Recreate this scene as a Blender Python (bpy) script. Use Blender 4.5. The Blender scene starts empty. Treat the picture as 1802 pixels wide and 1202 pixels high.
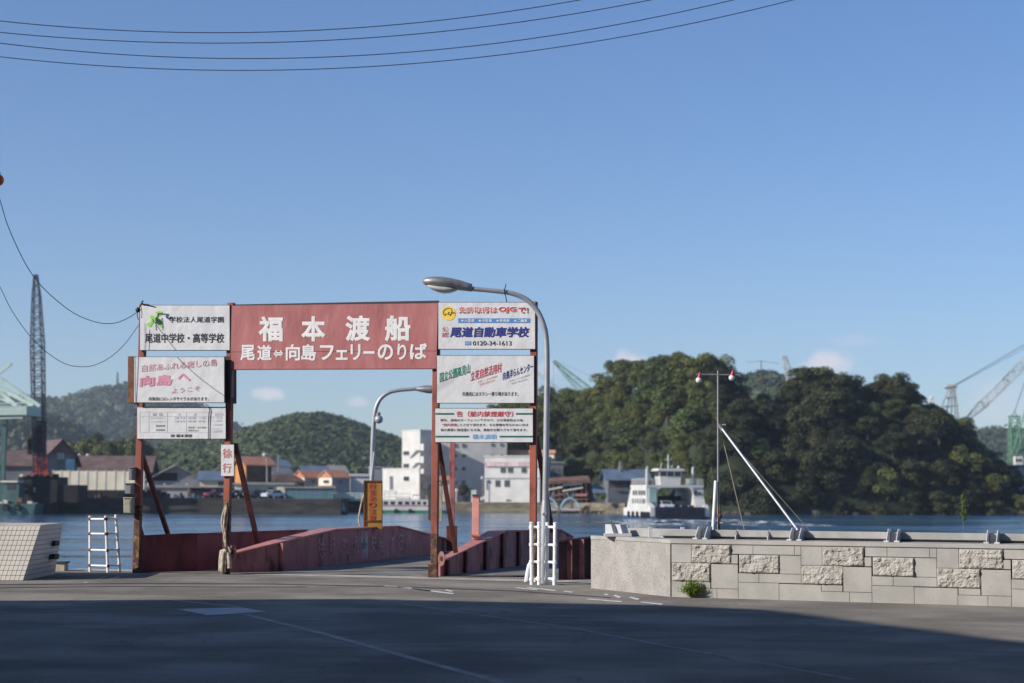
import bpy, math, random
import numpy as np
from mathutils import Matrix, Vector, noise
R = math.radians
S = bpy.context.scene
C = S.collection
random.seed(7); rng = np.random.default_rng(7)

# ---------------------------------------------------------------- camera, sky, sun, exposure
FPX = 3003.0                                   # focal length in pixels of the 1802 px wide photograph (60 mm)
PITCH, ROLL, EYE = math.atan(269 / FPX), R(0.3), 1.5
camd = bpy.data.cameras.new('camera'); cam = bpy.data.objects.new('camera', camd); C.objects.link(cam)
camd.lens = 60; camd.sensor_width = 36; camd.sensor_fit = 'HORIZONTAL'
camd.clip_start = 0.1; camd.clip_end = 12000
CM = (Matrix.Rotation(math.pi / 2 + PITCH, 4, 'X') @ Matrix.Rotation(ROLL, 4, 'Z'))
cam.matrix_world = Matrix.Translation((0, 0, EYE)) @ CM
camd.dof.use_dof = True; camd.dof.focus_distance = 26.5; camd.dof.aperture_fstop = 1.5
S.camera = cam

SUN_EL, SUN_AZ = R(27), R(64)                  # azimuth: degrees to the left of straight behind the camera
to_sun = Vector((-math.sin(SUN_AZ) * math.cos(SUN_EL), -math.cos(SUN_AZ) * math.cos(SUN_EL), math.sin(SUN_EL)))
sd = bpy.data.lights.new('sun', 'SUN'); sun = bpy.data.objects.new('sun', sd); C.objects.link(sun)
sd.energy = 5.0; sd.angle = R(0.5); sd.color = (1.0, 0.945, 0.87)
sun.rotation_euler = to_sun.to_track_quat('Z', 'Y').to_euler()
sun.location = (-30, -20, 40)

W = bpy.data.worlds.new('World'); S.world = W; W.use_nodes = True
nt = W.node_tree; nt.nodes.clear()
def wn(t, **k):
    n = nt.nodes.new(t)
    for a, b in k.items(): setattr(n, a, b)
    return n
out = wn('ShaderNodeOutputWorld'); bg = wn('ShaderNodeBackground'); bg.inputs['Strength'].default_value = 0.105
sky = wn('ShaderNodeTexSky', sky_type='NISHITA', sun_disc=False)
sky.sun_elevation = SUN_EL; sky.sun_rotation = math.atan2(to_sun.x, to_sun.y)
sky.altitude = 0; sky.air_density = 1.0; sky.dust_density = 0.25; sky.ozone_density = 2.2
tc = wn('ShaderNodeTexCoord')
hs = wn('ShaderNodeHueSaturation'); hs.inputs['Saturation'].default_value = 1.12; hs.inputs['Value'].default_value = 1.0
nt.links.new(sky.outputs[0], hs.inputs['Color'])
wb = wn('ShaderNodeMix', data_type='RGBA', blend_type='MULTIPLY'); wb.inputs['Factor'].default_value = 1; wb.inputs['B'].default_value = (.79, .89, 1.12, 1)
nt.links.new(hs.outputs[0], wb.inputs['A']); last = wb.outputs['Result']
def cloud(dirv, ru, rv, amt, sc, seed):
    """a small real-sky cloud: a soft noisy patch of the sky dome round one direction"""
    global last
    d = Vector(dirv).normalized()
    sub = wn('ShaderNodeVectorMath', operation='SUBTRACT'); sub.inputs[1].default_value = d
    nt.links.new(tc.outputs['Generated'], sub.inputs[0])
    mul = wn('ShaderNodeVectorMath', operation='MULTIPLY'); mul.inputs[1].default_value = (1 / ru, 1 / ru, 1 / rv)
    nt.links.new(sub.outputs[0], mul.inputs[0])
    ln = wn('ShaderNodeVectorMath', operation='LENGTH'); nt.links.new(mul.outputs[0], ln.inputs[0])
    nz = wn('ShaderNodeTexNoise', noise_dimensions='4D'); nz.inputs['Scale'].default_value = sc; nz.inputs['Detail'].default_value = 8; nz.inputs['Roughness'].default_value = .62
    nz.inputs['W'].default_value = seed; nt.links.new(tc.outputs['Generated'], nz.inputs['Vector'])
    a = wn('ShaderNodeMath', operation='MULTIPLY'); a.inputs[1].default_value = 1.7; nt.links.new(nz.outputs[0], a.inputs[0])
    b = wn('ShaderNodeMath', operation='SUBTRACT'); nt.links.new(a.outputs[0], b.inputs[0]); nt.links.new(ln.outputs['Value'], b.inputs[1])
    mr = wn('ShaderNodeMapRange', interpolation_type='SMOOTHSTEP'); mr.inputs[1].default_value = 0.0; mr.inputs[2].default_value = 0.7
    mr.inputs[3].default_value = 0; mr.inputs[4].default_value = amt; nt.links.new(b.outputs[0], mr.inputs[0])
    mx = wn('ShaderNodeMix', data_type='RGBA'); nt.links.new(mr.outputs[0], mx.inputs['Factor'])
    nt.links.new(last, mx.inputs['A']); mx.inputs['B'].default_value = (8.2, 7.4, 7.7, 1)
    last = mx.outputs['Result']
CLOUDS_HERE = True

S.view_settings.view_transform = 'Standard'; S.view_settings.look = 'None'
S.view_settings.exposure = 0.15; S.view_settings.gamma = 1
try:
    S.cycles.use_denoising = True; S.cycles.max_bounces = 6; S.cycles.transparent_max_bounces = 12
    S.cycles.volume_bounces = 1
except Exception: pass

# ---------------------------------------------------------------- where a point of the photograph stands
def ray(px, py):
    return (CM.to_3x3() @ Vector(((px - 901) / FPX, (601 - py) / FPX, -1.0)))
O = Vector((0, 0, EYE))
def at(px, py, Y):                              # the point at distance Y
    d = ray(px, py); return O + d * (Y / d.y)
def gnd(px, py, z=0.0):                         # the point at height z
    d = ray(px, py); return O + d * ((z - EYE) / d.z)
def onp(px, py, p, n):                          # the point on a plane
    d = ray(px, py); return O + d * ((Vector(p) - O).dot(n) / d.dot(n))
def mpp(Y): return Y / FPX                      # metres per photograph pixel at distance Y
def vplane(p0, p1):                             # vertical plane through two ground points, facing the camera
    p0 = Vector(p0); p1 = Vector(p1); d = (p1 - p0); n = Vector((d.y, -d.x, 0)).normalized()
    if n.dot(O - p0) < 0: n = -n
    return p0, n

for (px, py, ru, rv, am, sc, se) in [(1105, 640, .0125, .010, .8, 60, 1), (1455, 640, .020, .0135, .8, 45, 2), (472, 694, .0145, .006, .7, 70, 3),
                                     (628, 708, .010, .004, .4, 70, 4), (960, 650, .012, .010, .35, 50, 5), (1500, 600, .02, .006, .16, 50, 6), (1745, 700, .03, .02, .22, 30, 9)]:
    cloud(ray(px, py), ru, rv, am, sc, se)
nt.links.new(last, bg.inputs['Color']); nt.links.new(bg.outputs[0], out.inputs['Surface'])

# ---------------------------------------------------------------- materials
MATS = {}
def mat(name, c, r=.7, var=.12, sc=3, bump=0.0, bsc=30, metal=0, c2=None, lo=.4, hi=.62, stretch=(1, 1, 1), spec=.35, coat=0, detail=5):
    if name in MATS: return MATS[name]
    m = bpy.data.materials.new(name); m.use_nodes = True; t = m.node_tree; N = t.nodes; L = t.links
    b = N['Principled BSDF']; b.inputs['Roughness'].default_value = r; b.inputs['Metallic'].default_value = metal
    b.inputs['Specular IOR Level'].default_value = spec; b.inputs['Coat Weight'].default_value = coat
    co = N.new('ShaderNodeTexCoord'); mp = N.new('ShaderNodeMapping'); mp.inputs['Scale'].default_value = stretch
    L.new(co.outputs['Object'], mp.inputs['Vector'])
    nz = N.new('ShaderNodeTexNoise'); nz.inputs['Scale'].default_value = sc; nz.inputs['Detail'].default_value = detail
    L.new(mp.outputs[0], nz.inputs['Vector'])
    cr = N.new('ShaderNodeValToRGB'); L.new(nz.outputs[0], cr.inputs[0])
    ca = [x * (1 - var) for x in c]; cb = [min(1, x * (1 + var)) for x in c]
    if c2: ca, cb = c, c2
    cr.color_ramp.elements[0].position = lo; cr.color_ramp.elements[0].color = (*ca, 1)
    cr.color_ramp.elements[1].position = hi; cr.color_ramp.elements[1].color = (*cb, 1)
    L.new(cr.outputs[0], b.inputs['Base Color'])
    if bump:
        n2 = N.new('ShaderNodeTexNoise'); n2.inputs['Scale'].default_value = bsc; n2.inputs['Detail'].default_value = 4
        L.new(mp.outputs[0], n2.inputs['Vector'])
        bp = N.new('ShaderNodeBump'); bp.inputs['Strength'].default_value = bump; bp.inputs['Distance'].default_value = .05
        L.new(n2.outputs[0], bp.inputs['Height']); L.new(bp.outputs[0], b.inputs['Normal'])
    MATS[name] = m; return m
def layer(m, c, sc, lo, hi, stretch=(1, 1, 1), amt=1.0, w=3.0):
    """wear with a shape of its own: a second colour in noisy patches or streaks over the first"""
    t = m.node_tree; N = t.nodes; L = t.links; b = N['Principled BSDF']
    src = b.inputs['Base Color'].links[0].from_socket
    co = N.new('ShaderNodeTexCoord'); mp = N.new('ShaderNodeMapping'); mp.inputs['Scale'].default_value = stretch
    mp.inputs['Location'].default_value = (w, w * .7, w * 1.3)
    L.new(co.outputs['Object'], mp.inputs['Vector'])
    nz = N.new('ShaderNodeTexNoise'); nz.inputs['Scale'].default_value = sc; nz.inputs['Detail'].default_value = 7; nz.inputs['Roughness'].default_value = .62
    L.new(mp.outputs[0], nz.inputs['Vector'])
    mr = N.new('ShaderNodeMapRange'); mr.inputs[1].default_value = lo; mr.inputs[2].default_value = hi; mr.inputs[4].default_value = amt
    L.new(nz.outputs[0], mr.inputs[0])
    mx = N.new('ShaderNodeMix'); mx.data_type = 'RGBA'; L.new(mr.outputs[0], mx.inputs['Factor'])
    L.new(src, mx.inputs['A']); mx.inputs['B'].default_value = (*c, 1); L.new(mx.outputs['Result'], b.inputs['Base Color'])
    return m
def flat(name, c, r=.6, metal=0, spec=.35): return mat(name, c, r, .05, 5, metal=metal, spec=spec)

M_ASPH = mat('asphalt', (.25, .225, .19), .9, .22, .55, bump=.35, bsc=60, spec=0.0)
layer(M_ASPH, (.165, .15, .125), .35, .5, .72, (1, 2.2, 1), .8)
layer(M_ASPH, (.40, .37, .31), 26, .60, .72, amt=.55); layer(M_ASPH, (.06, .058, .055), 22, .60, .72, amt=.6, w=4)
layer(M_ASPH, (.19, .173, .145), 2.6, .52, .68, (.6, 1.5, 1), .6, 11); layer(M_ASPH, (.30, .275, .23), .9, .55, .75, (.25, 1.6, 1), .6, 8)
def cracks(m, c, sc, w, amt, dist=.6):
    t = m.node_tree; N = t.nodes; L = t.links; b = N['Principled BSDF']; src = b.inputs['Base Color'].links[0].from_socket
    co = N.new('ShaderNodeTexCoord'); nz = N.new('ShaderNodeTexNoise'); nz.inputs['Scale'].default_value = 1.3; nz.inputs['Detail'].default_value = 5; L.new(co.outputs['Object'], nz.inputs['Vector'])
    va = N.new('ShaderNodeVectorMath'); va.operation = 'MULTIPLY_ADD'; va.inputs[1].default_value = (dist * 2,) * 3; L.new(nz.outputs['Color'], va.inputs[0]); L.new(co.outputs['Object'], va.inputs[2])
    vo = N.new('ShaderNodeTexVoronoi'); vo.feature = 'DISTANCE_TO_EDGE'; vo.inputs['Scale'].default_value = sc; L.new(va.outputs[0], vo.inputs['Vector'])
    mr = N.new('ShaderNodeMapRange'); mr.inputs[1].default_value = 0; mr.inputs[2].default_value = w; mr.inputs[3].default_value = amt; mr.inputs[4].default_value = 0; L.new(vo.outputs['Distance'], mr.inputs[0])
    mx = N.new('ShaderNodeMix'); mx.data_type = 'RGBA'; L.new(mr.outputs[0], mx.inputs['Factor']); L.new(src, mx.inputs['A']); mx.inputs['B'].default_value = (*c, 1); L.new(mx.outputs['Result'], b.inputs['Base Color'])
cracks(M_ASPH, (.10, .092, .08), .27, .007, .45)
M_CONC = mat('pale concrete', (.50, .45, .37), .85, .15, 2.5, bump=.2, bsc=60)
M_DECK = mat('ramp deck asphalt', (.22, .20, .165), .9, .2, 1.2, bump=.2, bsc=80)
M_PAINT = mat('worn road paint', (.62, .61, .58), .7, .1, 6); layer(M_PAINT, (.20, .19, .17), 9, .56, .68)
M_FAINT = mat('worn off road line', (.24, .22, .19), .8, .1, 6); layer(M_FAINT, (.34, .32, .29), 5, .45, .65)
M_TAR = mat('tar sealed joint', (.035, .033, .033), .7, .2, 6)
M_PATCH = mat('pale road patch', (.36, .36, .37), .7, .08, 3); layer(M_PATCH, (.2, .2, .2), 4, .5, .75, amt=.6)
# granite
M_GRAN = mat('grey granite', (.37, .355, .325), .8, .10, 2.2, bump=.25, bsc=160)
layer(M_GRAN, (.21, .20, .185), 60, .56, .68, amt=.6); layer(M_GRAN, (.30, .27, .225), 1.6, .55, .8, (1, 1, .4), .5, 9)
M_HAMMER = mat('hammered granite', (.38, .355, .325), .85, .10, 3, bump=.5, bsc=80)
layer(M_HAMMER, (.20, .185, .165), 34, .52, .64, amt=.8); layer(M_HAMMER, (.52, .49, .45), 30, .58, .68, amt=.7, w=9); layer(M_HAMMER, (.27, .26, .24), 1.1, .6, .78, amt=.7)
M_ROUGH = mat('split face granite', (.41, .385, .345), .85, .10, 14, bump=.5, bsc=40); layer(M_ROUGH, (.28, .26, .23), 50, .58, .7, amt=.5)
M_MORT = mat('dark mortar', (.09, .075, .06), .9)
M_TILE = mat('cream wall tile', (.56, .52, .45), .4, .04, 2)
M_GROUT = flat('tile grout', (.16, .135, .11), .9)
# ferry gate and ramp
M_POST = mat('red oxide paint', (.30, .085, .055), .6, .2, 3, stretch=(1, 1, .5))
layer(M_POST, (.12, .045, .03), 7, .52, .70, (1, 1, .35), .85); layer(M_POST, (.42, .17, .11), 3, .6, .75, amt=.6, w=7)
M_POSTR = mat('rusted post foot', (.10, .05, .032), .8, .3, 9); layer(M_POSTR, (.30, .18, .085), 8, .5, .62); layer(M_POSTR, (.022, .018, .017), 6, .52, .66, w=5)
M_RAMP = mat('faded red parapet', (.36, .125, .115), .6, .15, 2.2, stretch=(1, 1, .6))
layer(M_RAMP, (.42, .20, .19), 1.1, .48, .66, amt=.75); layer(M_RAMP, (.065, .028, .022), 2.6, .54, .64, (1, 1, .5), .85, 6)
layer(M_RAMP, (.055, .024, .02), 9, .56, .66, (1, 1, .2), .75, 2)
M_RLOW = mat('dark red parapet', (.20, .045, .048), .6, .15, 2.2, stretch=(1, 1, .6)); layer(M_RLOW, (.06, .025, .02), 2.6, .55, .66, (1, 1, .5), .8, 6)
M_RTOP = mat('sunlit pink parapet top', (.48, .20, .175), .55, .12, 5); layer(M_RTOP, (.2, .07, .055), 8, .58, .72)  # paler than the sides: sunlight on the top is put into the colour
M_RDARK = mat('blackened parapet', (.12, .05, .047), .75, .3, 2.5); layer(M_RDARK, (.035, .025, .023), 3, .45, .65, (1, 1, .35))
layer(M_RDARK, (.19, .13, .12), 6, .58, .72, (1, 1, .3), .5, 5)
M_RRIB = mat('parapet rib', (.13, .032, .026), .7, .3, 5)
M_PINK = mat('faded pink post', (.80, .36, .31), .55, .1, 4)
M_BANNER = mat('faded red board', (.38, .135, .13), .45, .12, 1.4, bump=.9, bsc=1.5, stretch=(1, 1, .45), lo=.3, hi=.7)
layer(M_BANNER, (.47, .22, .21), 2.2, .48, .7, (1, 1, .35), .7); layer(M_BANNER, (.22, .065, .06), 3, .54, .72, (1, 1, .25), .7, 8)
M_BOARD = mat('white board', (.60, .60, .60), .4, .035, 1.5, bump=.55, bsc=2.6, lo=.3, hi=.7); layer(M_BOARD, (.44, .42, .40), 2.5, .58, .8, (1, 1, .4), .55)
M_EDGE = mat('dark board frame', (.05, .035, .03), .7, .2, 6)
M_RUSTW = mat('rusty sheet', (.17, .075, .04), .8, .3, 8)
T_WHITE = mat('white sign paint', (.72, .70, .68), .5, .06, 6)
T_BLACK = flat('black sign paint', (.03, .03, .045), .5)
T_PINKL = mat('faded pink paint', (.58, .24, .32), .5, .1, 2); T_PINKP = mat('very faded pink paint', (.60, .36, .41), .5, .1, 2)
T_SHAD = flat('grey letter shadow', (.20, .19, .20), .6)
T_RED = mat('red sign paint', (.50, .055, .075), .5, .06, 5); T_REDF = mat('faded red sign paint', (.55, .2, .2), .5, .1, 5)
T_NAVY = flat('navy sign paint', (.025, .035, .20), .5); T_BLUE = flat('blue sign paint', (.07, .22, .50), .5); T_SKY = flat('light blue sign paint', (.17, .42, .70), .5)
T_GREEN = flat('green sign paint', (.02, .24, .16), .5); T_TEAL = flat('dark green sign paint', (.015, .11, .10), .5); T_LIME = flat('lime sign paint', (.25, .56, .06), .5)
T_YEL = flat('yellow sign paint', (.78, .52, .07), .5); T_GREY = flat('faded grey print', (.33, .34, .40), .5); T_LIL = flat('faded lilac print', (.42, .42, .58), .5)
M_BRACE = mat('dark red brace', (.13, .045, .038), .7, .25, 4); layer(M_BRACE, (.06, .03, .025), 6, .5, .65)
T_PALE = mat('worn lettering', (.50, .30, .30), .6, .2, 9); layer(T_PALE, (.25, .07, .068), 12, .45, .6)
M_YSIGN = mat('amber warning board', (.42, .24, .055), .5, .1, 3); layer(M_YSIGN, (.35, .13, .02), 4, .6, .75, (1, 1, .4))
M_GALV = mat('galvanised steel', (.37, .38, .40), .42, .08, 4, metal=.35)
M_GALVD = mat('weathered aluminium', (.30, .295, .29), .45, .12, 9, metal=.5)
M_LENS = flat('lamp diffuser', (.5, .5, .5), .25)
M_WPIPE = mat('white rail paint', (.80, .80, .78), .4, .05, 6); layer(M_WPIPE, (.35, .2, .12), 11, .66, .74)
M_RUST = mat('rust brown', (.15, .07, .04), .85, .3, 10)
M_WIRE = flat('black cable', (.012, .012, .014), .6); M_ROPE = mat('old rope', (.42, .36, .29), .9, .25, 12)
M_RAIL = mat('grey steel rail', (.33, .325, .31), .6, .12, 3); M_BRKT = mat('zinc bracket', (.50, .50, .50), .5, .1, 5)
M_BOXG = flat('grey meter box', (.26, .27, .28), .5); M_CREAM = mat('cream box', (.45, .41, .30), .6, .15, 8)
M_GLASS = flat('dark window glass', (.03, .035, .042), .12, spec=.6)
M_ORANGE = flat('orange plastic', (.62, .11, .015), .35); M_REDP = flat('red plastic', (.45, .03, .04), .4); M_BLACK = flat('black rubber', (.012, .012, .013), .8)

# ---------------------------------------------------------------- mesh helpers
class MB:
    def __init__(s): s.v = []; s.f = []; s.mi = []; s.mats = []
    def m(s, mt):
        if mt not in s.mats: s.mats.append(mt)
        return s.mats.index(mt)
    def add(s, vs, fs, mt):
        k = len(s.v); i = s.m(mt); s.v += [tuple(v) for v in vs]
        for f in fs: s.f.append([a + k for a in f]); s.mi.append(i)
        return s
    def quad(s, a, b, c, d, mt): return s.add([a, b, c, d], [(0, 1, 2, 3)], mt)
    def hexa(s, p, mt):                          # eight corners: bottom four, top four
        return s.add(p, [(3, 2, 1, 0), (4, 5, 6, 7), (0, 1, 5, 4), (1, 2, 6, 5), (2, 3, 7, 6), (3, 0, 4, 7)], mt)
    def box(s, a, b, mt, T=None):
        (x0, y0, z0), (x1, y1, z1) = a, b
        p = [Vector(q) for q in ((x0, y0, z0), (x1, y0, z0), (x1, y1, z0), (x0, y1, z0), (x0, y0, z1), (x1, y0, z1), (x1, y1, z1), (x0, y1, z1))]
        if T is not None: p = [T @ q for q in p]
        return s.hexa(p, mt)
    def slab(s, q, n, th, mt):                   # a polygon q thickened by th against its normal n
        q = [Vector(x) for x in q]; b = [x - Vector(n) * th for x in q]; k = len(q)
        return s.add(q + b, [tuple(range(k)), tuple(range(2 * k - 1, k - 1, -1))] + [(i, i + k, (i + 1) % k + k, (i + 1) % k) for i in range(k)], mt)
    def tube(s, pts, r, mt, n=8, caps=True):
        pts = [Vector(p) for p in pts]; rs = r if isinstance(r, (list, tuple)) else [r] * len(pts)
        vs = []; fs = []; k = len(pts); up = None
        for i, p in enumerate(pts):
            d = (pts[min(i + 1, k - 1)] - pts[max(i - 1, 0)]).normalized()
            if up is None: up = d.orthogonal().normalized()
            up = (up - d * up.dot(d)); up = up.normalized() if up.length > 1e-6 else d.orthogonal().normalized()
            w = d.cross(up)
            for j in range(n):
                a = 2 * math.pi * j / n; vs.append(p + (up * math.cos(a) + w * math.sin(a)) * rs[i])
        for i in range(k - 1):
            for j in range(n):
                a = i * n + j; b = i * n + (j + 1) % n; fs.append((a, b, b + n, a + n))
        if caps: fs.append(tuple(range(n - 1, -1, -1))); fs.append(tuple(range((k - 1) * n, k * n)))
        return s.add(vs, fs, mt)
    def beam(s, a, b, w, h, mt):                 # square bar from a to b
        a = Vector(a); b = Vector(b); d = (b - a).normalized(); u = Vector((0, 0, 1))
        if abs(d.z) > .9: u = Vector((0, 1, 0))
        x = d.cross(u).normalized() * w / 2; y = x.cross(d).normalized() * h / 2
        return s.hexa([a - x - y, a + x - y, a + x + y, a - x + y, b - x - y, b + x - y, b + x + y, b - x + y], mt)
    def ball(s, c, r, mt, n=12, k=8, sq=(1, 1, 1)):
        c = Vector(c); vs = [c + Vector((0, 0, r * sq[2]))]; fs = []
        for i in range(1, k):
            t = math.pi * i / k
            for j in range(n):
                a = 2 * math.pi * j / n
                vs.append(c + Vector((math.sin(t) * math.cos(a) * sq[0], math.sin(t) * math.sin(a) * sq[1], math.cos(t) * sq[2])) * r)
        vs.append(c - Vector((0, 0, r * sq[2])))
        for j in range(n): fs.append((0, 1 + j, 1 + (j + 1) % n))
        for i in range(k - 2):
            for j in range(n):
                a = 1 + i * n + j; b = 1 + i * n + (j + 1) % n; fs.append((a, a + n, b + n, b))
        q = 1 + (k - 2) * n
        for j in range(n): fs.append((q + j, len(vs) - 1, q + (j + 1) % n))
        return s.add(vs, fs, mt)
def meshof(name, mb, loc=(0, 0, 0), smooth=None):
    l = Vector(loc); me = bpy.data.meshes.new(name)
    me.from_pydata([(v[0] - l.x, v[1] - l.y, v[2] - l.z) for v in mb.v], [], mb.f)
    for mt in mb.mats: me.materials.append(mt)
    me.polygons.foreach_set('material_index', mb.mi)
    if smooth:
        me.polygons.foreach_set('use_smooth', [True] * len(me.polygons)); me.set_sharp_from_angle(angle=R(smooth))
    me.update(); return me
def link(name, me, parent=None, loc=None):
    o = bpy.data.objects.new(name, me); C.objects.link(o)
    if parent is not None: o.parent = parent
    if loc is not None: o.location = loc
    return o
def tag(o, label=None, cat=None, group=None, kind=None):
    if label: o['label'] = label
    if cat: o['category'] = cat
    if group: o['group'] = group
    if kind: o['kind'] = kind
    return o
def thing(name, loc, label, cat, group=None):
    o = link(name, None, loc=loc); return tag(o, label, cat, group)
def base(o):
    l = Vector(o.location)
    if o.parent is not None: l = l + base(o.parent)
    return l
def part(name, mb, parent, smooth=None, bevel=0, label=None):
    o = link(name, meshof(name, mb, base(parent), smooth), parent)
    if bevel: bev(o, bevel)
    if label: o['label'] = label
    return o
def solo(name, mb, label, cat, group=None, smooth=None, loc=None, bevel=0):
    loc = loc if loc is not None else (Vector([sum(v[i] for v in mb.v) / len(mb.v) for i in (0, 1)] + [min(v[2] for v in mb.v)]))
    o = link(name, meshof(name, mb, loc, smooth), loc=loc)
    if bevel: bev(o, bevel)
    return tag(o, label, cat, group)
def struct(name, mb, smooth=None): return tag(link(name, meshof(name, mb, (0, 0, 0), smooth)), kind='structure')
def bev(o, w, seg=2):
    b = o.modifiers.new('bevel', 'BEVEL'); b.width = w; b.segments = seg; b.limit_method = 'ANGLE'; b.angle_limit = R(40)
# lettering
_cu = bpy.data.curves.new('lettering', 'FONT'); _to = bpy.data.objects.new('lettering', _cu); C.objects.link(_to)
_cu.resolution_u = 4; _cu.bevel_resolution = 0; _cu.fill_mode = 'FRONT'
def glyphs(body, off):
    _cu.body = body; _cu.bevel_depth = off; bpy.context.view_layer.update()
    me = bpy.data.meshes.new_from_object(_to.evaluated_get(bpy.context.evaluated_depsgraph_get()))
    vs = [(v.co.x, v.co.y, (v.co.z / off if off else 0)) for v in me.vertices]; fs = [tuple(p.vertices) for p in me.polygons]
    bpy.data.meshes.remove(me); return vs, fs
def letters(mb, body, rect, mt, p, n, off=.0, rise=0, shear=0, lift=.006, vertical=False, gap=0.12):
    """body fitted to a rectangle of the photograph, on the plane (p, n), lift in front of it"""
    n = Vector(n); pp = Vector(p) + n * lift
    if vertical:
        x0, y0, x1, y1 = rect; k = len(body); st = (y1 - y0) / k
        for i, ch in enumerate(body): letters(mb, ch, (x0, y0 + i * st + st * gap / 2, x1, y0 + (i + 1) * st - st * gap / 2), mt, p, n, off, 0, shear, lift)
        return
    vs, fs = glyphs(body, off)
    if not vs: return
    a0 = min(v[0] for v in vs); a1 = max(v[0] for v in vs); b0 = min(v[1] for v in vs); b1 = max(v[1] for v in vs)
    x0, y0, x1, y1 = rect; q = []
    for a, b, zz_ in vs:
        t = (a - a0) / (a1 - a0 + 1e-9); u = (b - b0) / (b1 - b0 + 1e-9)
        q.append(onp(x0 + (x1 - x0) * t + shear * u, y1 + (y0 - y1) * u - rise * t, pp + n * (.0016 * zz_), n))
    mb.add(q, fs, mt)
def pquad(mb, rect, mt, p, n, lift=.004, th=.003):
    n = Vector(n); pp = Vector(p) + n * lift; x0, y0, x1, y1 = rect
    mb.slab([onp(x0, y1, pp, n), onp(x1, y1, pp, n), onp(x1, y0, pp, n), onp(x0, y0, pp, n)], n, th, mt)
# ================================================================ SETTING: ground, water, far land, hills
def quay_y(x): return 31.3 - .225 * (x - .4)
g = MB()
xs = [-70, -20, -8.9, -7.3, .4, 1.3, 4, 9, 20, 70]
vs = [(x, quay_y(max(-12, min(12, x))), 0) for x in xs] + [(x, -70, 0) for x in xs]
k = len(xs)
for i in range(k - 1): g.add([vs[i], vs[i + 1], vs[k + i + 1], vs[k + i]], [(0, 3, 2, 1)], M_ASPH)
struct('road', g)
M_QUAY = mat('dark quay concrete', (.06, .055, .05), .9, .3, 1.5, stretch=(.4, .4, 1.5))
q = MB()
for i in range(k - 1):
    a, b = Vector(vs[i]), Vector(vs[i + 1])
    q.hexa([a + Vector((0, -.3, -4)), b + Vector((0, -.3, -4)), b + Vector((0, 0, -4)), a + Vector((0, 0, -4)),
            a + Vector((0, -.3, -.004)), b + Vector((0, -.3, -.004)), b + Vector((0, 0, -.004)), a + Vector((0, 0, -.004))], M_QUAY)
struct('quay_face', q)
# concrete sill along the head of the ramp
s_ = MB(); e0, e1 = gnd(108, 1003), gnd(1040, 1026)
for (o0, o1, z, mt) in ((.0, .30, .004, M_CONC), (.30, .34, .004, M_MORT), (.34, .62, .005, M_CONC)):
    d = Vector((e1.x - e0.x, e1.y - e0.y, 0)).normalized(); nn = Vector((-d.y, d.x, 0)); zz = Vector((0, 0, z))
    s_.quad(e0 + nn * o0 + zz, e1 + nn * o0 + zz, e1 + nn * o1 + zz, e0 + nn * o1 + zz, mt)
struct('kerb_sill', s_)
# paint left on the road
def road_poly(mb, pts, mt, z=.004): mb.add([Vector((*gnd(*p).xy, z)) for p in pts], [tuple(range(len(pts)))], mt)
r_ = MB()
for (x0, y0, x1, y1, w) in [(168, 1021, 186, 1015, 3), (192, 1020, 212, 1014.5, 3), (146, 1026, 156, 1025, 2), (706, 1034, 760, 1040, 2.2), (722, 1036.5, 800, 1045, 2.2), (782, 1039, 798, 1041, 2),
                            (905, 1035, 948, 1038, 2), (925, 1034.5, 980, 1039.5, 2), (1031, 1055, 1096, 1059, 2.4), (1079, 1048.5, 1093, 1051.5, 3), (1106, 1052, 1126, 1055, 3), (1126, 1060.5, 1168, 1063.5, 2.4),
                            (674, 1032, 700, 1032.8, 2), (990, 1041, 1010, 1042.5, 2), (1062, 1046, 1072, 1047, 2)]:
    road_poly(r_, [(x0, y0), (x0 + 4, y0 - w * .5), (x1, y1 - w * .3), (x1 - 4, y1 + w * .5)], M_PAINT)
struct('road_marking', r_)
r_ = MB()
road_poly(r_, [(311, 1072.5), (425, 1069.5), (470, 1077), (365, 1083.5)], M_PATCH, .005)
struct('road_patch', r_)
r_ = MB()
def stripe(pts, w, z=.003):
    for (a, b) in zip(pts[:-1], pts[1:]):
        a = gnd(*a); b = gnd(*b); d = (b - a).normalized(); n = Vector((-d.y, d.x, 0)) * w / 2; zz = Vector((0, 0, z))
        r_.quad(a - n + zz, b - n + zz, b + n + zz, a + n + zz, M_FAINT)
stripe([(430, 1081), (560, 1113), (700, 1152), (890, 1203), (1000, 1236)], .10)
stripe([(640, 1052), (800, 1076), (1000, 1104), (1180, 1138), (1330, 1165), (1500, 1196)], .06)
stripe([(300, 1056), (420, 1068)], .09)
struct('road_line', r_)
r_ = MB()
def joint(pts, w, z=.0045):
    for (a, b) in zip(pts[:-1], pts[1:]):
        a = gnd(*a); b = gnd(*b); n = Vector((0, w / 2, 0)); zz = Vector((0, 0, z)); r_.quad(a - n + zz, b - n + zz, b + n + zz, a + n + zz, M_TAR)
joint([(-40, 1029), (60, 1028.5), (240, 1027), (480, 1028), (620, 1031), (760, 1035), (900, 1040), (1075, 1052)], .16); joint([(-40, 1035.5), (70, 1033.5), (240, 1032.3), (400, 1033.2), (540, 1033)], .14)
struct('road_joint', r_)

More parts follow.
